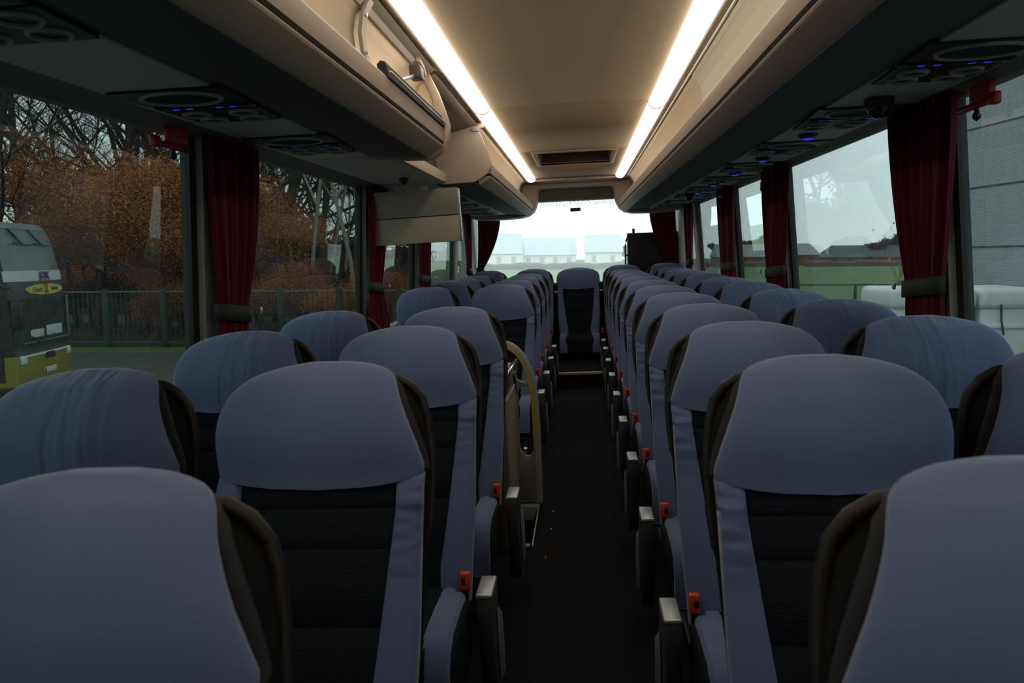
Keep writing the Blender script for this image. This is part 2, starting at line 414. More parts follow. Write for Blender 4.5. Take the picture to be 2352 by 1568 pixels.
def side_liner(s, y0, y1, m, name, parent, prof):
    b = MB(); b.loft([[(s*x, y0, z) for x, z in prof], [(s*x, y1, z) for x, z in prof]], closed=False)
    o = b.build(name, m, parent); k = o.modifiers.new('s','SOLIDIFY'); k.thickness = .008; k.offset = 0
    return o
flapP = [(.567,2.145),(.590,2.125),(.612,2.085),(.622,2.03),(.617,1.975),(.600,1.93),(.575,1.895)]
backP = [(.567,2.145),(.64,2.14),(.80,2.09),(.93,2.0),(.99,1.90),(1.0,1.86)]
def flapseg(s, y0, y1, parent, m=BEIGE2, dx=0): return side_liner(s, y0, y1, m, 'flap', parent, [(x+dx, z) for x, z in flapP])
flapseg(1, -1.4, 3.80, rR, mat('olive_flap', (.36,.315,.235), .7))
side_liner(1, 3.81, 9.05, BEIGE2, 'liner', rR, [(x+.004, z) for x, z in flapP])
b = MB(); b.tube([(.562,-1.4,2.143),(.562,8.7,2.143)], .006, 8); b.build('top_rail', PILLAR, rR)
# left front: closed flap up to the bracket, then the open compartment
flapseg(-1, -1.4, 2.40, rF, dx=.01)
b = MB()   # curved bracket with screws
pr = [(x-.022, z) for x, z in flapP[1:]] + [(.545, 1.905)]
rings = [[(-x, 2.39, z), (-x, 2.435, z), (-x-.012, 2.435, z), (-x-.012, 2.39, z)] for x, z in pr]
b.loft(rings); br = b.build('flap_bracket', mat('bracket_grey', (.26,.215,.18), .55), rF)
for (x, z) in (pr[1], pr[3], pr[5]):
    b = MB(); b.lathe([(.0005,-x+.0)] and [(.001,-x+.006),(.006,-x+.005),(.006,-x-.002)], (0, 2.413, z), 10, 'x'); b.build('screw', SILV, br)
side_liner(-1, 2.44, 3.44, CREAM, 'compartment_lining', rF, [(.605,2.118),(.640,2.09),(.662,2.04),(.664,1.99),(.645,1.945),(.605,1.915)])
b = MB(); b.prism([(-.535,1.905),(-.565,1.905),(-.572,1.945),(-.560,1.957),(-.545,1.952)], 2.44, 3.44); b.build('rubber_seal', RUBBER, rF)
b = MB(); b.tube([(-.531,2.44,1.922),(-.531,3.43,1.922)], .0035, 6); b.build('chrome_bead', SILV, rF)
# raised flap seen edge-on under the light
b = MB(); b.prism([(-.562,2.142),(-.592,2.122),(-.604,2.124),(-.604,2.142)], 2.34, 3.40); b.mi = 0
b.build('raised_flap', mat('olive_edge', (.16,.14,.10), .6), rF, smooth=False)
b = MB(); b.prism([(-.585,2.119),(-.600,2.108),(-.612,2.112),(-.604,2.122)], 2.34, 3.36); b.build('hinge_rail', PILLAR, rF)
b = MB(); b.rbox(-.60,-.555, 3.05,3.12, 2.035,2.085, .006); lk = b.build('latch', mat('latch_brown', (.05,.035,.025), .5), rF)
b = MB(); b.tube([(-.585,3.06,2.045),(-.60,2.98,2.02),(-.605,2.93,2.005)], .008, 8); b.build('latch_rod', SILV, lk)
b = MB(); b.tube([(-.575,3.12,2.12),(-.575,3.20,2.11),(-.575,3.24,2.08)], .009, 8); b.build('hinge_arm', BEIGE, rF)
# end cap of the left front rack
capo = [(-.590,2.155),(-.545,2.06),(-.515,1.97),(-.500,1.915),(-.505,1.865),(-.535,1.80),(-.60,1.772),(-.70,1.775),(-.86,1.79),(-.93,1.80),
        (-.93,1.87),(-.62,1.87),(-.575,1.90),(-.560,1.935),(-.570,2.03),(-.61,2.13)]
b = MB(); b.prism([(x-.012, z) for x, z in capo], 3.42, 3.46); b.build('end_frame', BEIGE, rF, bevel=.004)
b = MB(); b.prism([(-.60,2.14),(-.572,1.93),(-.62,1.86),(-1.25,1.86),(-1.25,2.1),(-.9,2.12)], 3.435, 3.455); b.build('end_panel', CREAM, rF, smooth=False)
# gap between the left racks: channel goes on, with a low beige ledge and a dark recess
t = empty('rack_gap_cover', (0,0,0)); tag(t, 'beige ledge and recess panel toned brown for shadow between the two left overhead racks', 'panel')
b = MB(); b.box(-1.17,-.80,3.46,4.85,1.800,1.83); b.build('channel', CHANNEL, t, smooth=False)
b = MB(); b.prism([(-1.17,1.80),(XL+.005,1.785),(XL+.005,1.84),(-1.17,1.84)], 3.46, 4.85); b.build('cove', COVE, t, smooth=False)
b = MB(); b.prism([(-.800,1.800),(-.775,1.802),(-.775,1.86),(-.83,1.87),(-.83,1.82)], 3.46, 4.85); b.build('ledge', BEIGE, t, bevel=.004)
b = MB(); b.loft([[(-.83,3.46,1.87),(-.85,3.46,2.0),(-.80,3.46,2.09),(-.62,3.46,2.13),(-.57,3.46,2.14)], [(-.83,4.86,1.87),(-.85,4.86,2.0),(-.80,4.86,2.09),(-.62,4.86,2.13),(-.57,4.86,2.14)]], closed=False)
o = b.build('recess_panel', mat('shaded_recess', (.16,.12,.085), .8), t); k = o.modifiers.new('s','SOLIDIFY'); k.thickness = .01  # brown tone carries the shadow inside the recess
# rear left rack: solid rounded end panel facing the camera, roof liner behind it
b = MB(); endo = [(-.548,2.145),(-.528,2.132),(-.535,2.115),(-.563,2.108),(-.535,2.045),(-.505,1.96),(-.492,1.915),(-.492,1.890),(-.510,1.850),(-.560,1.815),(-.60,1.795),(-.80,1.79),(-.83,1.87),(-.85,2.0),(-.80,2.09),(-.62,2.14)]
b.prism(endo, 4.81, 4.84); b.build('end_panel', BEIGE, rB, bevel=.004)
b = MB(); b.rbox(-.60,-.555,4.80,4.82,2.095,2.115,.004); b.build('end_catch', PILLAR, rB)
side_liner(-1, 4.86, 9.05, BEIGE2, 'liner', rB, flapP)

# ------------------------------------------------------------------ service panels, buttons, domes
def ring_mesh(c, ro, ri, n=28):
    b = MB(); b.lathe_open([(ri,.0),(ri,-.006),(ro-.004,-.008),(ro,-.004),(ro,.0)], c, n); return b
RINGM = mat('grey_ring', (.42,.42,.38), .4, .2)
def service_panel():
    t = empty('service_panel', (0,0,1.80))
    b = MB(); b.prism([(-.155,0),(.155,0),(.145,.175),(-.145,.175)], -.006, .004, 'z'); b.build('speaker_plate', BLACK, t)
    b = ring_mesh((.0,0,-.006), .110, .098); b.v = [(x, y*.72+.088, z) for x, y, z in b.v]; sp = b.build('speaker_ring', RINGM, t)
    b = MB(); b.lathe([(.001,-.002),(.098,-.002),(.098,.0)], (0,0,-.006), 24); b.v = [(x, y*.72+.088, z) for x, y, z in b.v]; b.build('speaker_grille', RUBBER, sp)
    b = MB(); b.rbox(-.14,.14,.195,.245,-.008,.004,.004); bar = b.build('button_bar', BLACK, t)
    b = MB(); b.rbox(-.13,.13,.199,.204,-.0115,-.007,.001); b.build('button_hood', BLACK, bar)
    for x in (-.085,-.045,.040,.080):
        b = MB(); b.rbox(x-.009,x+.009,.214,.224,-.0095,-.007,.001); b.build('button', LEDB, bar)
    b = MB(); b.prism([(-.138,.262),(.138,.262),(.125,.46),(-.125,.46)], -.006, .004, 'z'); vp = b.build('vent_plate', BLACK, t)
    for x, y in ((-.070,.312),(.070,.312),(-.062,.405),(.062,.405)):
        b = ring_mesh((x,y,-.006), .042, .034, 20); b.build('vent', RINGM, vp)
    return t
sp0 = service_panel(); used = False
def put_panel(x, y, label, s=1):
    global used
    o = sp0 if not used else copy_tree(sp0); used = True
    o.location = (x, y, 1.80); tag(o, label, 'service panel', 'service panels under the overhead racks')
ordn = ['nearest the camera','second from the camera','third from the camera','fourth from the camera','fifth from the camera','sixth from the camera','seventh from the camera','eighth from the camera','ninth from the camera']
for k, y in enumerate((1.97, 2.83, 3.68, 4.52, 5.32, 6.12, 6.92, 7.72, 8.45)):
    put_panel(1.015, y, 'black service panel with round vents under the right rack, '+ordn[k])
for k, y in enumerate((1.03, 1.95, 2.76)):
    put_panel(-1.0, y, 'black service panel with blue buttons under the near left rack, '+ordn[k])
for k, y in enumerate((5.25, 6.05, 6.85, 7.65, 8.4)):
    put_panel(-1.0, y, 'black service panel under the rear left rack, counted '+ordn[k])
def call_light():
    t = empty('call_light', (0,0,1.80))
    b = MB(); b.lathe([(.001,-.018),(.022,-.018),(.038,-.010),(.042,0)], (0,0,0), 24); b.build('housing', BLACK, t)
    b = MB(); b.rbox(-.019,.019,-.010,.010,-.024,-.014,.005); b.build('lens', LEDB, t)
    return t
c0 = call_light()
for k, y in enumerate((3.47, 4.30, 5.05, 5.85, 6.62)):
    o = c0 if k == 0 else copy_tree(c0); o.location = (1.0, y, 1.80)
    tag(o, 'small round black fitting glowing blue under right rack, '+ordn[k], 'light', 'blue call lights under the right rack')
def dome(x, y, label, sc=1):
    t = empty('dome_camera', (x, y, 1.80)); tag(t, label, 'camera', 'dome cameras under the racks')
    b = MB(); b.lathe([(.045*sc,0),(.045*sc,-.025*sc),(.040*sc,-.030*sc),(.001,-.030*sc)], (0,0,0), 24); b.build('base', BLACK, t)
    b = MB(); b.lathe([(.036*sc,-.028*sc),(.034*sc,-.042*sc),(.026*sc,-.056*sc),(.012*sc,-.064*sc),(.001,-.066*sc)], (0,0,0), 24)
    b.build('lens_dome', mat('dome_black', (.01,.01,.01), .08), t)
dome(1.005, 2.69, 'black dome camera hanging under the right rack, close to the big curtain')
dome(.96, 6.80, 'tiny black dome camera far down the right rack')
dome(-.94, 4.39, 'black dome camera under the gap between the left racks, above the screen', .6)

# ------------------------------------------------------------------ fold-down screen (left)
t = empty('fold_down_screen', (-.955, 4.72, 1.76)); tag(t, 'beige back of a fold-down screen hanging under the left rack', 'screen'); t.rotation_euler = (0, math.radians(-1.2), 0)
b = MB(); b.prism([(-.035,-.005),(-.012,-.164),(.03,-.164),(.03,-.005)], -.265, .265, 'x'); b.build('upper_casing', mat('screen_beige_shaded', (.25,.235,.21), .6), t, bevel=.004)  # darker beige: shade of the down-tilted half put into the colour
b = MB(); b.prism([(-.012,-.168),(-.030,-.322),(.03,-.322),(.03,-.168)], -.262, .262, 'x'); b.build('lower_casing', mat('screen_beige_lit', (.34,.285,.22), .6), t, bevel=.004)  # lighter copy of the casing beige, as lit on the up-tilted half
b = MB(); b.box(-.25,.25,.0,.025,-.18,-.15); b.build('joint', STEEL, t)
b = MB(); b.rbox(.262,.272,-.005,.035,-.32,-.01,.003); b.build('side_trim', SILV, t)
b = MB(); b.rbox(-.08,.08,0,.03,-.006,.042,.005); b.build('hinge', PILLAR, t)

# ------------------------------------------------------------------ emergency hammers
def hammer(x, y, z, s, label, sc=1):
    t = empty('emergency_hammer', (x, y, z)); tag(t, label, 'emergency hammer', 'red emergency hammers by the windows'); t.scale = (sc,)*3
    b = MB(); b.rbox(-.010,.014,-.055,.055,-.025,.035,.006); b.build('holder', HAMR, t)
    b = MB(); b.rbox(-.022,-.004,-.10,.11,-.040,-.020,.007); hd = b.build('handle', HAMR, t)
    b = MB(); b.rbox(-.026,.0,-.115,-.085,-.045,-.010,.006); b.build('head', HAMR, t)
    b = MB(); b.lathe([(.001,-.075),(.010,-.068),(.012,-.060),(.008,-.050),(.006,-.04)], (-.012,0,0), 12); b.build('wire_seal', STEEL, t)
hammer(-1.235, 2.44, 1.765, -1, 'red emergency hammer in its holder above the left window, beside the first curtain')
hammer(1.20, 2.44, 1.752, 1, 'red emergency hammer with hanging seal at the top of the near right window')
hammer(1.19, 6.55, 1.775, 1, 'small red emergency hammer far down the right side above a curtain')

# ------------------------------------------------------------------ curtains
def curtain(name_label, p0, p1, t0, t1, b0, b1, nfold, ztop=1.80, ztie=1.18, zbot=.86, s=1, axis='y', base=0, seed=0, g=None, cat='curtain', amp0=.022):
    """hangs along axis; p0,p1 = span at the top, t0,t1 at the tie, b0,b1 at the hem; base = position across"""
    rnd = random.Random(seed)
    t = empty('curtain', (0,0,0)); tag(t, name_label, cat, g or 'maroon curtains tied beside the windows')
    b = MB(); NZ, NS = 40, 90; V = []; Fc = []
    ph = rnd.random()*6; ph2 = rnd.random()*6
    for i in range(NZ+1):
        z = ztop + (zbot-ztop)*i/NZ
        if z > ztie: k = ((ztop-z)/(ztop-ztie)); e = k**1.7; a0 = p0+(t0-p0)*e; a1 = p1+(t1-p1)*e; amp = amp0*(1-.35*k)
        else: k = (ztie-z)/(ztie-zbot); e = math.sin(k*PI/2); a0 = t0+(b0-t0)*e; a1 = t1+(b1-t1)*e; amp = amp0*(.65+.3*k)
        for j in range(NS+1):
            v = j/NS
            w = math.sin(v*nfold*2*PI+ph+.6*math.sin(v*5+ph2)) + .35*math.sin(v*nfold*4.6*PI+ph2+z*1.5)
            q = a0+(a1-a0)*v; h = base - s*amp*w
            V.append((h, q, z) if axis == 'y' else (q, h, z))
    for i in range(NZ):
        for j in range(NS):
            a = i*(NS+1)+j; Fc.append((a, a+1, a+NS+2, a+NS+1))
    b.add(V, Fc); o = b.build('drape', CURT, t, angle=180); m = o.modifiers.new('s','SOLIDIFY'); m.thickness = .003
    # strap round the gathered cloth
    b = MB(); c = (t0+t1)/2; hw = abs(t1-t0)/2+.014; rings = []
    for zz, dz in ((ztie+.029,0),(ztie+.029,.0),(ztie-.029,0)):
        ring = []
        for k in range(28):
            a = 2*PI*k/28; A = abs(math.cos(a))**.45*math.copysign(1, math.cos(a))*hw; B = abs(math.sin(a))**.8*math.copysign(1, math.sin(a))*(amp0*.9+.008)
            tilt = -.014*A/hw if axis == 'y' else 0
            ring.append((base+B, c+A, zz+tilt) if axis == 'y' else (c+A, base+B, zz+tilt))
        rings.append(ring)
    b.loft([rings[0], rings[2]], True, False); st = b.build('tieback', STRAP, t); m = st.modifiers.new('s','SOLIDIFY'); m.thickness = .003
    b = MB()
    if axis == 'y': b.lathe([(.001,0),(.012,.002),(.013,.008),(.001,.012)], (base-s*(amp0*1.25+.022), max(t0,t1)-.0, ztie), 14, 'x')
    else: b.lathe([(.001,0),(.012,.002),(.013,.008),(.001,.012)], (c+hw, base-.02, ztie), 14, 'y')
    b.build('button', SILV, st)
    return t
curtain('wide maroon curtain tied back at the near left window pillar', 2.58, 3.04, 2.60, 2.82, 2.58, 2.80, 5, base=-1.215, s=-1, seed=1)
curtain('maroon curtain half hidden by the fold-down screen on the left', 4.66, 5.06, 4.56, 4.80, 4.50, 4.96, 4, base=-1.215, s=-1, seed=2)
curtain('third maroon curtain on the left, seen below the right edge of the screen', 6.06, 6.46, 6.0, 6.36, 5.98, 6.38, 4, base=-1.215, s=-1, seed=3)
curtain('narrow maroon curtain at the last left side window', 8.42, 8.86, 8.50, 8.72, 8.44, 8.80, 4, base=-1.20, s=-1, seed=4)
curtain('widest maroon curtain, tied back at the near right window pillar', 2.60, 3.09, 2.66, 2.92, 2.65, 2.90, 5, base=1.19, s=1, seed=5)
curtain('maroon curtain at the second right window pillar from the camera', 4.58, 5.16, 4.66, 5.03, 4.62, 5.02, 5, base=1.19, s=1, seed=6)
curtain('maroon curtain at the third right window pillar from the camera', 6.13, 6.72, 6.14, 6.62, 6.12, 6.6, 5, base=1.19, s=1, seed=7)
curtain('narrow maroon curtain at the last right side window', 8.34, 8.90, 8.45, 8.75, 8.38, 8.82, 4, base=1.19, s=1, seed=8)
curtain('maroon curtain drawn aside at the left edge of the rear window', -1.21, -.935, -1.24, -1.175, -1.24, -1.18, 4, ztop=1.80, ztie=1.17, zbot=.98, base=9.60, axis='x', seed=9, amp0=.015)
curtain('maroon curtain drawn aside at the right edge of the rear window', .86, 1.17, 1.05, 1.20, 1.08, 1.2, 4, ztop=1.80, ztie=1.17, zbot=.98, base=9.60, axis='x', seed=10, amp0=.015)

# ------------------------------------------------------------------ coach seats
def interp(tab, z):
    for (a, va), (c, vc) in zip(tab, tab[1:]):
        if a <= z <= c: return va + (vc-va)*(z-a)/(c-a)
    return tab[0][1] if z < tab[0][0] else tab[-1][1]
YC = [(.28,-.215),(.40,-.190),(.55,-.145),(.75,-.070),(.92,0),(1.0,.016),(1.06,.038),(1.10,.062),(1.125,.095)]
NEAR = [(.895,.220),(.92,.2205),(.96,.209),(1.0,.194),(1.045,.174),(1.085,.158),(1.100,.150),(1.109,.136),(1.117,.112),(1.122,.090),(1.1265,.05)]
FAR = [(.895,.219),(.92,.221),(.96,.222),(1.0,.222),(1.03,.218),(1.055,.210),(1.075,.198),(1.090,.183),(1.103,.160),(1.112,.134),(1.120,.098),(1.1265,.05)]
SHN = [(.30,.19),(.45,.205),(.7,.220),(.90,.226),(.97,.216),(1.03,.198),(1.06,.172),(1.08,.140),(1.088,.09)]
def sring(cx, w, cy, th, z, n=36, e1=.35, e2=.5, fz=None):
    out = []
    for k in range(n):
        a = 2*PI*k/n; c, s_ = math.cos(a), math.sin(a)
        x = cx + w*math.copysign(abs(c)**e1, c); y = cy + th*math.copysign(abs(s_)**e2, s_)
        zz = z + (fz((x-cx)/w) if fz else 0)
        out.append((x, y, zz))
    return out
def make_seat(m, arm=True, sym=False, creased=False):
    """m=+1: aisle lies on the -x side; seat faces -y"""
    t = empty('coach_seat')
    near = FAR if sym else NEAR
    # headrest
    b = MB(); rings = []
    zs = [.900,.908,.92,.94,.965,.99,1.01,1.03,1.045,1.06,1.073,1.085,1.095,1.103,1.110,1.116,1.1205,1.124,1.1265]
    for i, z in enumerate(zs):
        N_, F_ = interp(near, z), interp(FAR, z); yc = interp(YC, z)
        cx = (F_-N_)/2*m; w = (F_+N_)/2
        fade = max(0, 1-(z-.90)/.16)
        fz = (lambda u, fade=fade: (.022*u*u-.020)*fade)
        th = .040 if z < 1.09 else .040*max(.35, 1-((z-1.09)/.045)**2)
        shrink = .985 if i == 0 else 1
        rings.append(sring(cx, w*shrink, yc+.036-.022*max(0, math.sin((z-.9)/.20*PI)), th, z, 48, .40, .85, fz))
    b.loft(rings); b.build('headrest', BLUEC if creased else BLUE, t, angle=70)
    # dark back shell with piping edge
    b = MB(); rings = []
    for z in (.30,.36,.45,.6,.75,.88,.95,1.0,1.03,1.05,1.065,1.078,1.085,1.088):
        w = interp(SHN, z); yc = interp(YC, z); th = .042 if z < 1.03 else .042*max(.45, 1-((z-1.03)/.075)**2)
        sq = .97 if z < .32 else 1
        rings.append(sring(0, w*sq, yc+.085, th, z, 36, .35, .45))
    b.loft(rings); b.build('back_shell', SHELL, t, angle=70)
    b = MB(); rings = []
    for z in zs[1:13]:
        N_, F_ = interp(near, z), interp(FAR, z); yc = interp(YC, z); k = .0075 if z < 1.08 else .001
        rings.append(sring((F_-N_)/2*m, (F_+N_)/2+k, yc+.050, .012, z, 40, .30, .75))
    b.loft(rings); b.build('piping', PIPING, t, angle=70)
    # charcoal centre panel in three quilted fields
    b = MB(); rings = []
    for z in (.33,.40,.48,.55,.620,.626,.632,.70,.76,.766,.772,.80,.835,.841,.847,.87,.905):
        yc = interp(YC, z); dip = .006 if z in (.626,.766,.841) else 0
        rings.append(sring(0, .178, yc+.045+dip, .030, z, 28, .3, .6))
    b.loft(rings); b.build('back_panel', CHAR, t, angle=70)
    # blue side bolsters
    for sd in (-1, 1):
        b = MB(); rings = []
        for z in (.34,.38,.44,.5,.6,.7,.78,.84,.88,.902):
            yc = interp(YC, z); inner = .115 + (.165-.115)*min(1, max(0, (z-.45)/.38))**.8; outer = .2195-.012*max(0,(.6-z)/.24)
            cx = sd*(inner+outer)/2; w = (outer-inner)/2
            rings.append(sring(cx, w, yc+.034+(.010 if z > .9 else 0), .032, z, 20, .45, .75))
        b.loft(rings); b.build('side_bolster', BLUEW, t, angle=70)
    # cushion
    b = MB(); rings = []
    for y, zt, zb in ((-.17,.378,.25),(-.28,.378,.22),(-.42,.386,.20),(-.50,.384,.19),(-.54,.368,.19),(-.556,.335,.195),(-.558,.28,.20)):
        rings.append([(x, y, z) for x, z in ((-.14,zb),(-.14,zt),(0,zt+.0),(.14,zt),(.14,zb))])
    b.loft(rings); b.build('seat_cushion', CHAR, t, angle=60)
    for sd in (-1, 1):
        b = MB(); rings = []
        for y, zt, zb, wo in ((-.16,.378,.27,.165),(-.225,.390,.26,.170),(-.232,.390,.26,.200),(-.32,.396,.25,.203),(-.42,.398,.24,.203),(-.49,.394,.23,.203),(-.525,.378,.22,.203),(-.55,.340,.21,.203),(-.562,.28,.205,.203),(-.558,.21,.208,.203)):
            xi = .125; cxx = (wo+xi)/2; hw = (wo-xi)/2; ring = []
            for k in range(16):
                a = 2*PI*k/16; c, s_ = math.cos(a), math.sin(a)
                ring.append((sd*(cxx + hw*math.copysign(abs(c)**.34, c)), y, (zt+zb)/2 + (zt-zb)/2*math.copysign(abs(s_)**.34, s_)))
            rings.append(ring)
        b.loft(rings); b.build('cushion_bolster', BLUE, t, angle=38)
    for sd in (-1, 1):
        b = MB(); b.prism([(-.24,.20),(-.24,.372),(-.33,.380),(-.46,.378),(-.515,.355),(-.545,.31),(-.550,.20)], min(sd*.196, sd*.213), max(sd*.196, sd*.213), 'x')
        b.build('cushion_side', CHAR, t, bevel=.004)
    b = MB(); b.rbox(-.19,.19,-.52,-.08,.17,.27,.02); b.build('seat_base', PIPING, t)
    b = MB(); b.rbox(-.05,.05,-.38,-.18,0,.18,.01); b.rbox(-.15,.15,-.44,-.10,0,.03,.01); b.build('pedestal', STEEL, t)
    # grab handle on the aisle side shoulder
    if not sym:
        b = MB(); pts = [(-.125,.115,1.092),(-.155,.12,1.086),(-.182,.124,1.068),(-.203,.127,1.038),(-.213,.122,.995),(-.219,.112,.94),(-.221,.098,.88),(-.220,.080,.82),(-.214,.058,.76),(-.20,.04,.72)]
        fine = []
        for i in range(len(pts)-1):
            for k in range(3):
                fine.append(tuple(pts[i][q]+(pts[i+1][q]-pts[i][q])*k/3 for q in range(3)))
        fine.append(pts[-1])
        b.tube([(x*m, y, z) for x, y, z in fine], .0108, 10); b.build('grab_handle', HANDLE, t, angle=80)
    # belt buckle
    b = MB(); x = -.195*m if not sym else .24
    b.rbox(x-.014,x+.014,-.215,-.195,.385,.438,.004); bk = b.build('belt_buckle', RED, t)
    b = MB(); b.rbox(x+.004*m-.006,x+.004*m+.006,-.218,-.212,.402,.424,.002); b.build('buckle_slot', BLACK, bk)
    b = MB(); b.rbox(x-.008,x+.008,-.212,-.200,.29,.39,.003); b.build('buckle_stalk', BLACK, t)
    if arm:
        b = MB(); rings = []
        X0 = -.264*m; hw = .0245
        for z, y0, y1 in ((.055,-.22,-.18),(.09,-.245,-.165),(.16,-.275,-.16),(.26,-.305,-.165),(.34,-.318,-.175),(.40,-.320,-.188),(.412,-.316,-.192)):
            cy = (y0+y1)/2; h = (y1-y0)/2
            rings.append(sring(X0, hw, cy, h, z, 20, .35, .35))
        b.loft(rings); a = b.build('armrest', ARMG, t, angle=50)
        b = MB(); b.rbox(X0-.0235,X0+.0235,-.320,-.188,.406,.421,.006); b.build('armrest_cap', SILV, a)
        b = MB(); xo = X0-m*.028
        ring1 = []; ring2 = []; ring0 = []
        for k in range(24):
            an = 2*PI*k/24; yy = -.228+.032*math.cos(an)-.10*(.105*math.sin(an)); zz = .235+.115*math.sin(an)
            ring1.append((xo, yy, zz)); ring2.append((xo-m*.010, -.228+.7*(yy+.228), .235+.85*(zz-.235)))
        b.loft([ring1, ring2]); b.build('oval_insert', SILV, a)
    return t
protoR = make_seat(1, True); protoL = make_seat(-1, True)
protoRw = make_seat(1, False, creased=True); protoLw = make_seat(-1, False, creased=True)
usedp = set()
def place(proto, x, y, dz, label, group):
    o = proto if proto.name not in usedp else copy_tree(proto)
    usedp.add(proto.name); usedp.add(o.name); o.location = (x, y, dz); tag(o, label, 'coach seat', group)
    if y > 9:      # the rear row has no aisle armrests
        for c in list(o.children):
            if c.name.startswith('armrest'):
                for g in list(c.children): bpy.data.objects.remove(g)
                bpy.data.objects.remove(c)
rowR = [.73, 1.49, 2.23, 2.98, 3.76, 4.54, 5.32, 6.10, 6.88, 7.66, 8.33, 9.12]
rw = ['first','second','third','fourth','fifth','sixth','seventh','eighth','ninth','tenth','eleventh']
for k, y in enumerate(rowR):
    dz = .0035*y - .010 + (.028 if k == 11 else 0) - (.008 if k == 0 else 0); g = 'seats right of the aisle'
    if k == 11: a, w_ = 'aisle-side seat right of the middle seat in the rearmost row', 'rearmost window seat on the right, in front of the black cabinet'
    else: a = 'blue-grey coach seat at the aisle, right-hand block, %s row from the camera' % rw[k]; w_ = 'blue-grey coach seat by the window, right-hand block, %s row from the camera' % rw[k]
    place(protoR, .50 if k < 11 else .50, y, dz, a, g); place(protoRw, .998, y, dz, w_, g)
rowL = [.755, 1.54, 2.36, 3.22, 5.43, 6.25, 7.08, 7.92, 9.12]
for k, y in enumerate(rowL):
    dz = .0025*y + (.018 if k == 8 else 0) - (.020 if k == 0 else 0); g = 'seats left of the aisle'
    if k == 8: a, w_ = 'aisle-side seat left of the middle seat in the rearmost row', 'rearmost window seat on the left, beside the rear curtain'
    elif k < 4: a = 'blue-grey coach seat at the aisle, left block before the stairwell, %s row' % rw[k]; w_ = 'blue-grey coach seat by the window, left block before the stairwell, %s row' % rw[k]
    else: a = 'blue-grey aisle seat on the left behind the stairwell, %s row there' % rw[k-4]; w_ = 'blue-grey window seat on the left behind the stairwell, %s row there' % rw[k-4]
    place(protoL, -.525-(.028 if k == 0 else 0), y, dz, a, g); place(protoLw, -1.06, y, dz, w_, g)
mid = make_seat(1, False, sym=True); mid.location = (-.012, 9.18, .035); mid.scale = (1.10, 1, 1)
tag(mid, 'middle seat of the rearmost row, facing straight down the aisle', 'coach seat')

# ------------------------------------------------------------------ stairwell cabinet and handrail
t = empty('galley_cabinet', (0,0,0)); tag(t, 'beige cabinet with a silver-edged tray top behind the fourth left aisle seat', 'cabinet')
b = MB(); b.rbox(-.80,-.335,3.42,4.02,.0,.76,.015); b.build('body', mat('dark_brown_laminate', (.09,.065,.045), .5), t)
b = MB(); b.rbox(-.82,-.325,3.40,4.04,.755,.79,.012); tp = b.build('tray_top', mat('tray_beige', (.42,.34,.26), .4), t)
b = MB(); b.rbox(-.335,-.312,3.38,4.05,.75,.812,.010); b.build('chrome_edge', mat('bright_chrome', (.8,.8,.78), .15, 1), tp)
b = MB(); b.rbox(-.336,-.326,3.50,3.94,.08,.68,.006); b.build('side_panel', WOODB, t)
b = MB()
for (y0,y1,z0,z1) in ((3.49,3.50,.07,.69),(3.94,3.95,.07,.69),(3.49,3.95,.68,.69)): b.rbox(-.336,-.322,y0,y1,z0,z1,.003)
b.build('panel_frame', SILV, t)
# grey handrail panel: arch outline with three openings
t = empty('stair_handrail', (0, 4.10, 0)); tag(t, 'grey-green moulded handrail panel with a yellow stripe beside the stairwell', 'handrail')
outer = [(-.215,.01),(-.212,.30),(-.212,.52),(-.222,.64),(-.25,.75),(-.29,.83),(-.33,.875),(-.375,.90),(-.43,.912),(-.60,.915)]
inner = [(-.60,.872),(-.43,.870),(-.39,.858),(-.35,.83),(-.315,.785),(-.285,.72),(-.262,.65)]
def arc_tube(b, pts, r0, r1): b.tube([(x, 0, z) for x, z in pts], r0, 10)
cl = [(-.234,.02),(-.232,.25),(-.232,.45),(-.236,.56),(-.244,.65),(-.262,.735),(-.292,.805),(-.340,.858),(-.395,.882),(-.45,.893),(-.62,.893)]
def smooth_pts(p, n=4):
    o = []
    for i in range(len(p)-1):
        p0 = p[max(i-1,0)]; p1 = p[i]; p2 = p[i+1]; p3 = p[min(i+2,len(p)-1)]
        for k in range(n):
            s_ = k/n
            o.append(tuple(.5*((2*p1[q])+(-p0[q]+p2[q])*s_+(2*p0[q]-5*p1[q]+4*p2[q]-p3[q])*s_*s_+(-p0[q]+3*p1[q]-3*p2[q]+p3[q])*s_**3) for q in range(2)))
    o.append(p[-1]); return o
scl = smooth_pts(cl)
b = MB(); rings = []
for i, (x, z) in enumerate(scl):
    a = scl[max(i-1,0)]; c = scl[min(i+1,len(scl)-1)]; tx, tz = c[0]-a[0], c[1]-a[1]; l = math.hypot(tx, tz); nx, nz = -tz/l, tx/l
    w = .021; th = .020
    rings.append([(x+nx*w*math.copysign(abs(math.cos(q))**.6, math.cos(q)), th*math.copysign(abs(math.sin(q))**.6, math.sin(q)), z+nz*w*math.copysign(abs(math.cos(q))**.6, math.cos(q))) for q in [2*PI*k/14 for k in range(14)]])
b.loft(rings); b.build('rail', GREYP, t, angle=60)
b = MB(); rings = []
for i, (x, z) in enumerate(scl[6:]):
    j = i+6; a = scl[max(j-1,0)]; c = scl[min(j+1,len(scl)-1)]; tx, tz = c[0]-a[0], c[1]-a[1]; l = math.hypot(tx, tz); nx, nz = -tz/l, tx/l
    x, z = x+nx*.012, z+nz*.012
    rings.append([(x-nx*.006, -.024, z-nz*.006),(x+nx*.006, -.024, z+nz*.006),(x+nx*.006, -.015, z+nz*.006),(x-nx*.006, -.015, z-nz*.006)])
b.loft(rings); b.build('grip_stripe', YELLOW, t)
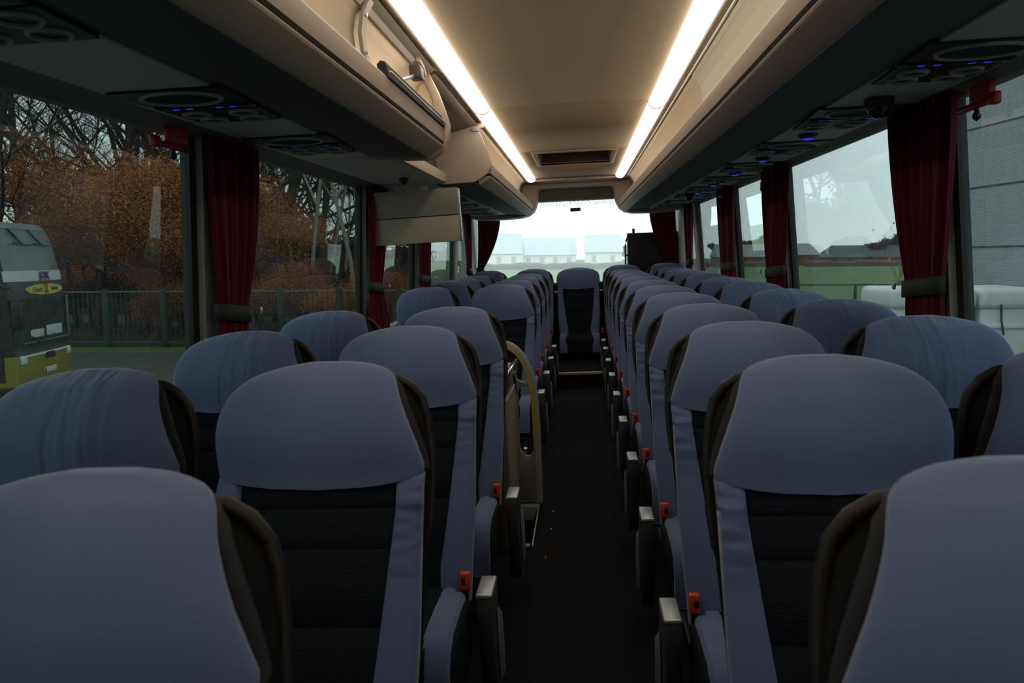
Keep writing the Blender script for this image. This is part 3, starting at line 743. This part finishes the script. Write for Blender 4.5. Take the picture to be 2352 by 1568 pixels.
b = MB()   # inner upright and cross members joined as one moulded web
def web(pts): b.prism(pts, -.014, .014)
web([(-.352,0.020),(-.352,0.610),(-.348,0.750),(-.343,0.770),(-.330,0.750),(-.325,0.610),(-.325,0.350),(-.322,0.310),(-.30,0.275),(-.27,0.275),(-.25,0.310),(-.247,0.350),(-.24,0.350),(-.24,0.020)])
web([(-.352,0.610),(-.325,0.610),(-.31,0.645),(-.285,0.657),(-.262,0.645),(-.247,0.610),(-.235,0.610),(-.24,0.730),(-.262,0.710),(-.275,0.687),(-.295,0.675),(-.320,0.687),(-.335,0.715),(-.345,0.750)])
b.build('web', GREYP, t, bevel=.004)
b = MB(); b.prism([(-.325,.04),(-.325,.20),(-.315,.225),(-.298,.236),(-.282,.236),(-.265,.225),(-.255,.20),(-.255,.04)], -.020, -.013); b.build('kick_panel', mat('grey_panel', (.20,.205,.185), .5), t, bevel=.002)
b = MB(); b.tube([(-.42,4.5,-.55),(-.30,4.16,.30)], .010, 10); o = b.build('grab_rail', SILV)
tag(o, 'thin polished rail sloping down into the stairwell, seen through the handrail opening', 'rail')
# belt retractor posts between rear seats
for k, x in enumerate((-.29, .262)):
    t = empty('belt_retractor', (x, 9.42, 0)); tag(t, 'dark belt retractor post just %s of the middle rear seat' % ('left','right')[k], 'seat belt', 'belt retractor posts in the rear row')
    b = MB(); b.rbox(-.018,.018,-.02,.02,.15,.86,.006); b.build('post', STEEL, t)
    b = MB(); b.rbox(-.03,.03,-.025,.025,.86,.885,.006); b.build('cap', SILV, t)
    b = MB(); b.tube([(0,-.02,.80),(0,-.03,.5),(0,-.03,.3)], .006, 6); b.build('belt', PIPING, t)
# brake light on the rear glass
t = empty('brake_light', (-.02, 9.93, 1.87)); tag(t, 'small grey brake light unit on the rear window glass', 'brake light')
b = MB(); b.rbox(-.065,.065,-.03,.03,-.022,.022,.008); b.build('housing', mat('grey_unit', (.09,.09,.09), .5), t)
b = MB(); b.rbox(-.045,.045,-.034,-.028,-.012,.012,.003); b.build('cover_plate', BLACK, t)
PALE = glass_mat('pale_glass_lettering', (.72,.76,.76), .15)
lt = text('www.coach2travel', .128, 0, 0, 0, PALE, None, 'window_lettering')
lt.rotation_euler = (PI/2, 0, PI); lt.location = (-.005, 9.962, 1.920); tag(lt, 'pale web address lettering across the top of the rear window, mirrored', 'lettering')
for k, (x, y) in enumerate(((-.155,3.98),(-.155,3.72),(-.165,3.36))):
    b = MB(); b.rbox(x-.004,x+.004,y-.006,y+.006,0,.006,.002); tag(b.build('crumb', BEIGE2), 'tiny pale crumb lying on the dark aisle carpet near the stairwell', 'crumb', 'crumbs on the aisle carpet')
# small dark sticker on the third right window
b = MB(); b.rbox(1.236,1.246, 5.32,5.44, 1.70,1.76, .002); tag(b.build('window_sticker', BLACK), 'small dark square sticker high on the third right window', 'sticker')

# ------------------------------------------------------------------ outside
GRASS = mat('grass_field', (.042,.112,.014), .95, bump=.6, bscale=3, var=.45, vscale=1.2)
ASPH = mat('wet_asphalt', (.06,.058,.050), .55, bump=.3, bscale=30, var=.4, vscale=4)
b = MB(); b.add([(-400,-60,GZ),(400,-60,GZ),(400,900,GZ),(-400,900,GZ)], [(0,1,2,3)])
o = b.build('ground_field', GRASS, smooth=False); struct(o); outside(o)
b = MB(); b.add([(-30,-60,GZ+.01),(9.5,-60,GZ+.01),(9.5,23.6,GZ+.01),(-30,23.6,GZ+.01)], [(0,1,2,3)])
o = b.build('ground_parking', ASPH, smooth=False); struct(o); outside(o)
b = MB(); b.add([(-120,25.5,GZ+.015),(-5,25.5,GZ+.015),(-18,110,GZ+.015),(-120,110,GZ+.015)], [(0,1,2,3)])
o = b.build('ground_leaf_litter', mat('leaf_litter', (.045,.026,.012), .95, bump=.5, bscale=10, var=.5, vscale=3), smooth=False); struct(o); outside(o)

# green fence
GREEN = mat('green_paint', (.008,.042,.018), .5)
t = empty('metal_fence', (0, 25.2, GZ)); tag(t, 'green metal bar fence at the edge of the woods, left of the coach', 'fence')
b = MB(); b.box(-22,-4.5,-.02,.02,1.86,1.90); b.build('top_rail', mat('pale_rail', (.12,.2,.14), .5), t, smooth=False)
b = MB(); b.rbox(-22,-4.5,-.05,.05,.10,.20,.02); b.build('bottom_rail', GREEN, t)
b = MB()
x = -21.9
while x < -4.6: b.box(x-.012,x+.012,-.012,.012,.1,1.88); x += .17
b.build('bars', GREEN, t, smooth=False)
for x in (-21.2,-19.2,-17.6,-15.97,-13.94,-11.9,-9.9,-7.9,-5.9):
    b = MB(); b.rbox(x-.09,x+.09,-.09,.09,0,1.98,.02); b.build('post', GREEN, t)
outside(t)

# trees
BARK = mat('dark_bark', (.035,.028,.020), .9, bump=.5, bscale=20)
BIRCH = mat('birch_bark', (.30,.28,.24), .8, var=.6, vscale=9, stretch=(1,1,4))
LEAF_O = mat('orange_leaves', (.40,.125,.015), .8, var=.75, vscale=1.5)
LEAF_Y = mat('yellow_leaves', (.38,.22,.03), .8, var=.4, vscale=2)
LEAF_D = mat('dark_green_leaves', (.018,.026,.014), .8, var=.4, vscale=2)
def tree_mesh(seed, H, depth, spread, leafn, lmat, rad=.16, twig=.006, low=.25, leafz=(0,99), bark=BARK, ls=.09):
    rnd = random.Random(seed); b = MB(); tips = []
    def grow(p, dr, L_, r_, dep):
        n = 3 if dep > 2 else 2; pts = [p]; rs = [r_]; q = Vector(p); dd = Vector(dr)
        for k in range(n):
            dd = (dd + Vector((rnd.uniform(-1,1), rnd.uniform(-1,1), rnd.uniform(-.4,.8)))*.13).normalized()
            q = q + dd*L_/n; pts.append(q.copy()); rs.append(max(twig, r_*(1-.42*(k+1)/n)))
        b.tube(pts, rs, 5 if dep > 2 else 3, False)
        if dep <= 2: tips.append((pts[-1], L_))
        if dep == 0: return
        nb = rnd.randint(3, 4) if dep > 1 else rnd.randint(3, 5)
        for k in range(nb):
            f_ = rnd.uniform(low, 1) if dep < depth else rnd.uniform(.35, 1)
            i = min(n-1, int(f_*n)); bp = pts[i].lerp(pts[i+1], f_*n-i)
            ax = Vector((rnd.uniform(-1,1), rnd.uniform(-1,1), rnd.uniform(-.2,.3))).normalized()
            nd = (dd*(1-spread) + ax*spread + Vector((0,0,.15))).normalized()
            grow(bp, nd, L_*rnd.uniform(.5,.72), max(twig, r_*.5), dep-1)
    grow(Vector((0,0,0)), Vector((0,0,1)), H*.62, rad, depth)
    lv = MB()
    tt = [q for q in tips if leafz[0] < q[0].z < leafz[1]]
    if tt:
        for k in range(leafn):
            c, L_ = rnd.choice(tt); c = c + Vector((rnd.gauss(0,.35), rnd.gauss(0,.35), rnd.gauss(0,.3)))
            a = Vector((rnd.uniform(-1,1), rnd.uniform(-1,1), rnd.uniform(-1,1))).normalized(); e = a.orthogonal().normalized(); s_ = ls*rnd.uniform(.5,1.3)
            lv.add([c-a*s_, c+e*s_*.6, c+a*s_, c-e*s_*.6], [(0,1,2,3)])
    return b, lv
def make_tree(name, seed, H, depth, spread, leafn, lmat, bark=BARK, **kw):
    t = empty(name); w, l = tree_mesh(seed, H, depth, spread, leafn, lmat, **kw)
    w.build('trunk_and_branches', bark, t, angle=80)
    if l.v: l.build('foliage', lmat, t, smooth=False)
    return t
rnd = random.Random(11)
bare = [make_tree('bare_tree', 20+k, 15+k, 5, .62, 0, LEAF_O, rad=.17) for k in range(3)]
birch = [make_tree('birch_tree', 40, 13, 4, .5, 900, LEAF_Y, bark=BIRCH, rad=.085, ls=.06)]
orng = [make_tree('autumn_beech', 50+k, 5.6+k, 4, .74, 30000, (LEAF_O, LEAF_O)[k], rad=.10, low=.02, ls=.045) for k in range(2)]
bush = [make_tree('autumn_bush', 60, 4.6, 4, .8, 18000, LEAF_O, rad=.05, low=.0, ls=.045), make_tree('evergreen_bush', 61, 4.0, 4, .8, 8000, LEAF_D, rad=.05, low=.0, ls=.11)]
usedt = set()
def put_tree(proto, x, y, rz, sc, label, cat='tree', group=None):
    o = proto if proto.name not in usedt else copy_tree(proto)
    usedt.add(proto.name); usedt.add(o.name); o.location = (x, y, GZ); o.rotation_euler = (0,0,rz); o.scale = (sc,)*3
    tag(o, label, cat, group); outside(o)
for k in range(46):       # woods behind the green fence
    y = rnd.uniform(27, 75); q = rnd.uniform(-.82, -.24); x = q*y
    if k < 8: y = 27+k*1.1; x = y*(-.80+k*.075)
    put_tree(bare[k % 3], x, y, rnd.uniform(0,6.3), rnd.uniform(.85,1.25), 'tall bare tree in the woods behind the green fence', group='bare trees in the woods')
for k in range(9):
    y = rnd.uniform(28, 44); q = -.44+k*.022; put_tree(birch[0], q*y, y, rnd.uniform(0,6.3), rnd.uniform(.9,1.2), 'slim pale birch in the woods, seen through the second left window', group='birches in the woods')
for k in range(16):
    y = 27.5+rnd.uniform(0,6); q = -.655+k*.0125+rnd.uniform(-.01,.01); put_tree(orng[k % 2], q*y, y, rnd.uniform(0,6.3), rnd.uniform(.75,1.15), 'orange-leaved beech standing behind the green fence', group='orange beeches behind the fence')
for k in range(30):
    y = 26.8+rnd.uniform(0,9); q = -.86+k*.021; put_tree(bush[0 if k % 3 else 1], q*y, y, rnd.uniform(0,6.3), rnd.uniform(.45,.8), 'low bush in the undergrowth directly behind the green fence', 'bush', 'bushes behind the fence')
for k in range(26):
    y = 40+rnd.uniform(0,14); q = -.86+k*.025; put_tree(bush[1], q*y, y, rnd.uniform(0,6.3), rnd.uniform(.8,1.2), 'dark evergreen bush deep in the woods', 'bush', 'evergreen undergrowth deep in the woods')
# rows of trees far over the field (right and rear)
far_t = make_tree('distant_tree', 70, 7.0, 4, .7, 9000, mat('brown_leaves', (.10,.075,.05), .9), rad=.14, low=.02, ls=.2)
for k, (px, D, sc) in enumerate(((1815,250,.9),(1850,240,.7),(2000,250,1.1),(2030,255,1.35),(2060,250,1.0),(2090,250,1.5),(1700,250,1.1),(1730,255,1.3),(1745,250,1.0),(1640,260,1.0),(1150,230,.9),(1200,235,1.2),(1250,230,.8),(1440,235,1.1),(1470,230,.9),(1390,240,.7))):
    put_tree(far_t, .035+(px-1335)/F*D*.98, D, k*1.3, sc, 'hazy brown tree far beyond the field', group='trees beyond the field')
# young sapling beside the boxes
sap = make_tree('young_sapling', 81, 2.6, 3, .5, 130, LEAF_Y, rad=.022, twig=.006, low=.3, ls=.06, leafz=(1.2,9))
put_tree(sap, 7.05, 17.6, 0, 1.0, 'thin young sapling with few yellow leaves beside the pale boxes'); sap.scale = (.5,.5,1.25)

# farm houses and hedges over the field
ROOF = mat('slate_roof', (.07,.085,.085), .8, bump=.2, bscale=2, var=.2, vscale=.3); ROOF2 = mat('grey_barn_roof', (.20,.21,.21), .7)
BRICK = mat('red_brick_wall', (.16,.075,.055), .9, var=.3, vscale=1); PALEW = mat('haze_paled_wall', (.75,.73,.70), .8); ROOF3 = mat('haze_paled_roof', (.45,.48,.50), .8); HWIN = mat('haze_paled_glazing', (.40,.42,.44), .5)  # pale wall, pale roof and glazing: bright haze put into the colours
def house(x, y, w, dp, hw, hr, wall, roof, label, rz=0, hip=0, wins=4, group='houses beyond the field'):
    t = empty('farmhouse', (x, y, GZ), rz)
    b = MB(); b.box(-w/2,w/2,-dp/2,dp/2,0,hw); b.build('wall', wall, t, smooth=False)
    b = MB(); e = .4; h = hip
    b.add([(-w/2-e,-dp/2-e,hw-.1),(w/2+e,-dp/2-e,hw-.1),(w/2+e,dp/2+e,hw-.1),(-w/2-e,dp/2+e,hw-.1),(-w/2+h,0,hw+hr),(w/2-h,0,hw+hr)],
          [(0,1,5,4),(2,3,4,5),(3,0,4),(1,2,5),(3,2,1,0)])
    b.build('roof', roof, t, smooth=False)
    for k in range(wins):
        xx = -w/2+(k+.5)*w/wins; b = MB(); b.box(xx-.6,xx+.6,-dp/2-.05,-dp/2,hw*.35,hw*.8); b.build('window_pane', HWIN if wall is PALEW else BLACK, t, smooth=False)
    tag(t, label, 'building', group); outside(t)
house(87, 250, 27, 11, 2.2, 3.5, BRICK, ROOF, 'long farmhouse with slate roof across the field, through the third right window', hip=3, wins=6)
house(62, 235, 8, 14, 3.0, 3.2, BRICK, ROOF2, 'low barn with pale roof left of the long farmhouse', hip=0, rz=.1, wins=2)
house(45, 230, 14, 12, 2.6, 3.4, BRICK, ROOF2, 'barn beyond the field seen between two right curtains', wins=3)
house(-22, 215, 12, 9, 4.0, 5.5, PALEW, ROOF3, 'haze-paled house seen faintly through the left part of the rear window', wins=3)
house(-9, 225, 15, 9, 3.6, 5.0, PALEW, ROOF3, 'wide haze-paled house left of centre in the rear window', wins=4)
house(6, 220, 10, 9, 4.2, 4.8, PALEW, ROOF3, 'haze-paled house right of centre in the rear window', wins=2)
HEDGE = mat('brown_hedge', (.10,.06,.05), .95, bump=.8, bscale=4, var=.4, vscale=1.5)
for k, (x0, x1, y, h, lb) in enumerate(((55,100,200,1.7,'brown clipped hedge beyond the field on the right'),(22,50,205,1.6,'low hedge far right of the rear window'),(-28,16,190,1.8,'long low hedge across the field behind the rear window'))):
    b = MB(); rings = []
    for i in range(41):
        x = x0+(x1-x0)*i/40; hh = h*(.85+.06*math.sin(i*1.7)+.08*math.sin(i*.6)); rings.append([(x,y-1,GZ),(x,y-.9,GZ+hh*.7),(x,y,GZ+hh),(x,y+.9,GZ+hh*.7),(x,y+1,GZ)])
    b.loft(rings); o = b.build('hedge', HEDGE); tag(o, lb, 'hedge', 'hedges beyond the field'); outside(o)
# field rail
t = empty('field_rail', (0, 46, GZ)); tag(t, 'single dark rail with posts along the near edge of the field', 'fence')
b = MB(); b.tube([(9,0,1.2),(60,0,1.2)], .04, 8); b.build('rail', STEEL, t)
for x in (10.5, 15.5, 20.5, 25.5, 35, 45):
    b = MB(); b.rbox(x-.07,x+.07,-.07,.07,0,1.22,.01); b.build('post', STEEL, t)
outside(t)
# corrugated building
def corr_mat():
    m, N, L, P = new_mat('corrugated_grey_steel'); P.inputs['Roughness'].default_value = .5
    P.inputs['Base Color'].default_value = (.27,.30,.31,1)
    tc = N.new('ShaderNodeTexCoord'); sx = N.new('ShaderNodeSeparateXYZ'); L.new(tc.outputs['Object'], sx.inputs[0])
    w = N.new('ShaderNodeMath'); w.operation = 'MULTIPLY'; w.inputs[1].default_value = 2*PI/.040; L.new(sx.outputs['Z'], w.inputs[0])
    s_ = N.new('ShaderNodeMath'); s_.operation = 'SINE'; L.new(w.outputs[0], s_.inputs[0])
    bp = N.new('ShaderNodeBump'); bp.inputs['Strength'].default_value = .22; bp.inputs['Distance'].default_value = .02; L.new(s_.outputs[0], bp.inputs['Height']); L.new(bp.outputs[0], P.inputs['Normal'])
    return m
CORR = corr_mat(); GAP = mat('panel_gap', (.03,.035,.04), .6)
ang = math.atan(.158)
t = empty('industrial_building', (8.75, 20, GZ), ang); tag(t, 'grey corrugated metal building close by on the right', 'building')
b = MB(); b.box(0,14,-26,0,-.2,9); b.build('wall', CORR, t, smooth=False)
for k in range(6):
    b = MB(); z = .18+1.33*k+.2; b.box(-.012,.0,-26,0,z-.018,z+.018); b.build('panel_seam', GAP, t, smooth=False)
outside(t)
# pale storage boxes
BOXM = mat('weathered_white_plastic', (.62,.66,.63), .55, var=.2, vscale=3, bump=.1, bscale=20)
for k, (x, w, lb) in enumerate(((6.98,1.66,'weathered white lidded container left of the widest curtain, outside'),(8.42,1.16,'weathered pale container with a rusty streak, right of the widest curtain'))):
    t = empty('storage_container', (x, 17, GZ)); tag(t, lb, 'container', 'storage containers by the building')
    b = MB(); b.rbox(-w/2+.06,w/2-.06,-.8,.8,0,1.82,.06,4); bd = b.build('body', BOXM, t)
    b = MB(); b.rbox(-w/2,w/2,-.88,.88,1.80,2.22,.12,5); b.build('lid', BOXM, t)
    b = MB(); b.rbox(-w/2+.02,w/2-.02,-.85,.85,1.42,1.50,.02); b.build('rim', BOXM, bd)
    b = MB(); b.tube([(-.2,-.9,1.9),(-.18,-.9,1.6),(-.1,-.86,1.3)], .02, 6); b.build('lid_hook', STEEL, t)
    outside(t)
# black cabinet standing inside the rear window
t = empty('black_cabinet', (0,0,.965)); tag(t, 'plain black cabinet standing in the right corner of the rear window', 'cabinet')
b = MB(); b.rbox(.600,1.215,9.68,9.90,0,.580,.010); b.build('body', BLACK, t)
b = MB(); b.tube([(.603,9.70,.535),(.580,9.70,.49),(.570,9.70,.43),(.570,9.70,.12),(.603,9.70,.07)], .010, 8); hb = b.build('side_handle', BLACK, t)
b = MB(); b.rbox(.566,.606,9.69,9.71,.305,.325,.004); b.build('bracket', BLACK, hb)
b = MB(); b.rbox(.660,.690,9.70,9.73,.575,.635,.006); b.build('top_knob', BLACK, t)

# ------------------------------------------------------------------ the other coach (left)
GOLD = mat('gold_green_paint', (.24,.20,.015), .3, spec=.6); WSH = mat('dark_windscreen', (.035,.045,.045), .12)
UPG = mat('upper_windscreen', (.16,.18,.18), .25); WHITE = mat('white_band', (.55,.58,.58), .5); HEADL = mat('headlight_glass', (.6,.66,.68), .1)
# local frame: front face in plane x=0 facing +x, near corner at y=0, far corner at y=2.5; z from the ground
t = empty('parked_coach', (-11.52, 14.9, GZ), math.radians(11.5)); tag(t, 'parked yellow-green coach with dark windscreens outside the left window', 'coach')
def xf(z):   # front profile: raked windscreen
    return interp([(.3,.10),(.55,.14),(.95,.12),(1.05,.08),(2.3,.06),(2.72,.0),(3.3,-.12),(3.62,-.24),(3.75,-.4)], z)
def face(zs, y0, y1, off, name, m, parent, crown=.0):
    b = MB(); rings = []
    for z in zs:
        ring = []
        for k in range(9):
            y = y0+(y1-y0)*k/8; cv = -.09*abs((y-1.25)/1.25)**4
            ring.append((xf(z)+cv+off, y, z))
        ring += [(p[0]-.05, p[1], p[2]) for p in reversed(ring)]
        rings.append(ring)
    b.loft(rings); return b.build(name, m, parent, angle=50)
for zz_, nm_, mm_ in (((.35,.6,.97), 'body', GOLD), ((.97,1.1,2.6,3.3,3.6,3.72), 'upper_body', BLACK)):
  b = MB(); rings = []
  for z in zz_:
    ins = 0 if z < 3.3 else (z-3.3)*.2
    rings.append([(xf(z)-.16,0+ins,z),(xf(z)-.06,.04+ins,z),(xf(z)-.01,1.25,z),(xf(z)-.06,2.46-ins,z),(xf(z)-.16,2.5-ins,z),(-11.5,2.5-ins,z),(-11.5,ins,z)])
  b.loft(rings); b.build(nm_, mm_, t, angle=30)
face([.36,.5,.7,.86,.95], .03, 2.47, .03, 'bumper', GOLD, t)
face([.97,1.03,1.10,1.2], .03, 2.47, .02, 'black_front_panel', BLACK, t)
face([.93,.955,.97], .20, 2.35, .045, 'chrome_strip', WHITE, t)
ws = face([1.20,1.4,1.7,2.0,2.13], .08, 2.44, .02, 'lower_windscreen', WSH, t)
face([2.13,2.3,2.42,2.50], .03, 2.47, .025, 'sign_panel', mat('dark_grey_sign', (.035,.037,.037), .4), t)
face([2.50,2.6,2.72], .02, 2.48, .035, 'white_band', WHITE, t)
up = face([2.72,3.0,3.3,3.5,3.62], .04, 2.46, .02, 'upper_windscreen', UPG, t)
face([3.60,3.68,3.74], .06, 2.44, .03, 'roof_edge', UPG, t)
for y in (.13, 2.17):
    b = MB(); b.rbox(-.02,.14,y,y+.22,.78,.97,.04); b.build('headlight', HEADL, t)
b = MB(); b.prism([(1.05,.83),(1.10,.955),(1.42,.955),(1.48,.83)], .14, .19, 'x'); b.build('front_emblem', BLACK, t)
pl = empty('number_plate'); bpy.data.objects.remove(pl)
b = MB(); b.rbox(.13,.175,.98,1.50,.52,.63,.005); pl = b.build('number_plate', WHITE, t)
b = MB(); b.rbox(.172,.178,.985,1.03,.525,.625,.002); b.build('plate_band', mat('eu_blue', (.02,.03,.25), .5), pl)
b = MB(); b.rbox(.098,.104,.62,1.20,1.30,1.47,.002); b.rbox(.098,.104,1.32,2.05,1.30,1.52,.002); b.build('dashboard_cards', WHITE, t)
b = MB(); b.rbox(.075,.115,2.36,2.42,1.22,2.15,.01); b.rbox(.09,.12,.30,2.40,1.195,1.225,.01); b.build('windscreen_frame', mat('teal_frame', (.10,.17,.15), .5), t)
b = MB(); b.rbox(.0,.02,1.24,1.27,1.22,2.1,.005); b.build('centre_divider', BLACK, t)
def wiper(y, z, zt, parent, l=.62):
    b = MB(); b.tube([(xf(zt)+.05,y,zt),(xf(z)+.07,y+.30,z)], .014, 6); b.tube([(xf(zt)+.05,y-.06,zt),(xf(z)+.07,y+.22,z)], .008, 6)
    b.tube([(xf(z)+.06,y+.30-l/2,z+.02),(xf(z)+.07,y+.30+l/2,z-.02)], .016, 6); b.build('wiper', BLACK, parent)
wiper(.55, 3.28, 3.60, up, .75); wiper(1.40, 3.28, 3.60, up, .75)
b = MB(); b.tube([(.13,.9,1.18),(.10,1.7,1.32)], .012, 6); b.tube([(.13,1.0,1.18),(.11,.6,1.35)], .012, 6); b.build('lower_wiper', BLACK, ws)
b = MB(); b.tube([(-.1,-.05,2.45),(.25,-.25,2.35),(.35,-.35,2.1)], .03, 8); b.rbox(.25,.42,-.48,-.22,1.55,2.1,.05); b.build('wing_mirror', BLACK, t)
b = MB(); b.box(-11,-.15,-.012,.0,2.50,2.72); b.build('side_band', WHITE, t, smooth=False)
b = MB(); b.box(-1.5,-.45,-.012,.0,1.0,2.3); b.build('side_window', WSH, t, smooth=False)
b = MB(); b.box(-.42,-.16,-.012,.0,.45,2.3); b.build('front_pillar', BLACK, t, smooth=False)
for x in (-2.4, -8.6):
    b = MB(); b.lathe([(.001,-.02),(.30,-.02),(.50,0),(.50,.25),(.001,.25)], (x,0,.5), 24, 'y'); b.build('wheel', RUBBER, t)
NAVY = mat('navy_lettering', (.03,.05,.20), .5); REDL = mat('red_lettering', (.45,.02,.03), .5); YEL = mat('yellow_oval', (.55,.48,.04), .5)
text('JOSK', .205, 1.46, 2.553, .05, NAVY, t, 'lettering', .008)
b = MB(); b.rbox(.055,.075,1.22,1.74,2.518,2.535,.002); b.build('red_underline', REDL, t)
b = MB(); ring1 = []; ring2 = []
for k in range(36):
    a = 2*PI*k/36; y = 1.44+.86*math.cos(a); z = 2.315+.115*math.sin(a); cv = -.09*abs((y-1.25)/1.25)**4
    ring1.append((xf(z)+.045+cv, y, z)); ring2.append((xf(z)+.02+cv, y, z))
b.loft([ring1, ring2]); b.build('yellow_oval', YEL, t)
text('Coach', .15, 1.03, 2.27, .06, NAVY, t, 'lettering')
text('2', .30, 1.42, 2.24, .065, REDL, t, 'red_numeral', .01)
text('TRAVEL', .11, 1.84, 2.28, .04, NAVY, t, 'lettering')
outside(t)

# ------------------------------------------------------------------ light: overcast sky
W = bpy.data.worlds.new('overcast'); SC.world = W; W.use_nodes = True
N = W.node_tree.nodes; L = W.node_tree.links; bg = N['Background']
tc = N.new('ShaderNodeTexCoord'); sx = N.new('ShaderNodeSeparateXYZ'); L.new(tc.outputs['Generated'], sx.inputs[0])
cr = N.new('ShaderNodeValToRGB'); L.new(sx.outputs['Z'], cr.inputs[0])
cr.color_ramp.elements[0].position = 0; cr.color_ramp.elements[0].color = (.80,.90,.96,1)
cr.color_ramp.elements[1].position = .6; cr.color_ramp.elements[1].color = (.98,1.05,1.15,1)
ns = N.new('ShaderNodeTexNoise'); ns.inputs['Scale'].default_value = 2.2; ns.inputs['Detail'].default_value = 4; L.new(tc.outputs['Generated'], ns.inputs[0])
mr = N.new('ShaderNodeMapRange'); mr.inputs['To Min'].default_value = .8; mr.inputs['To Max'].default_value = 1.15; L.new(ns.outputs['Fac'], mr.inputs['Value'])
mx = N.new('ShaderNodeVectorMath'); mx.operation = 'SCALE'; L.new(cr.outputs[0], mx.inputs[0]); L.new(mr.outputs[0], mx.inputs['Scale'])
L.new(mx.outputs[0], bg.inputs[0]); bg.inputs[1].default_value = 4.4

vs = SC.view_settings; vs.view_transform = 'Standard'; vs.look = 'None'; vs.gamma = 1; vs.use_curve_mapping = False; vs.exposure = 0
cy = SC.cycles; cy.max_bounces = 8; cy.diffuse_bounces = 4; cy.transparent_max_bounces = 24; cy.use_denoising = True
try: cy.denoiser = 'OPENIMAGEDENOISE'
except Exception: pass
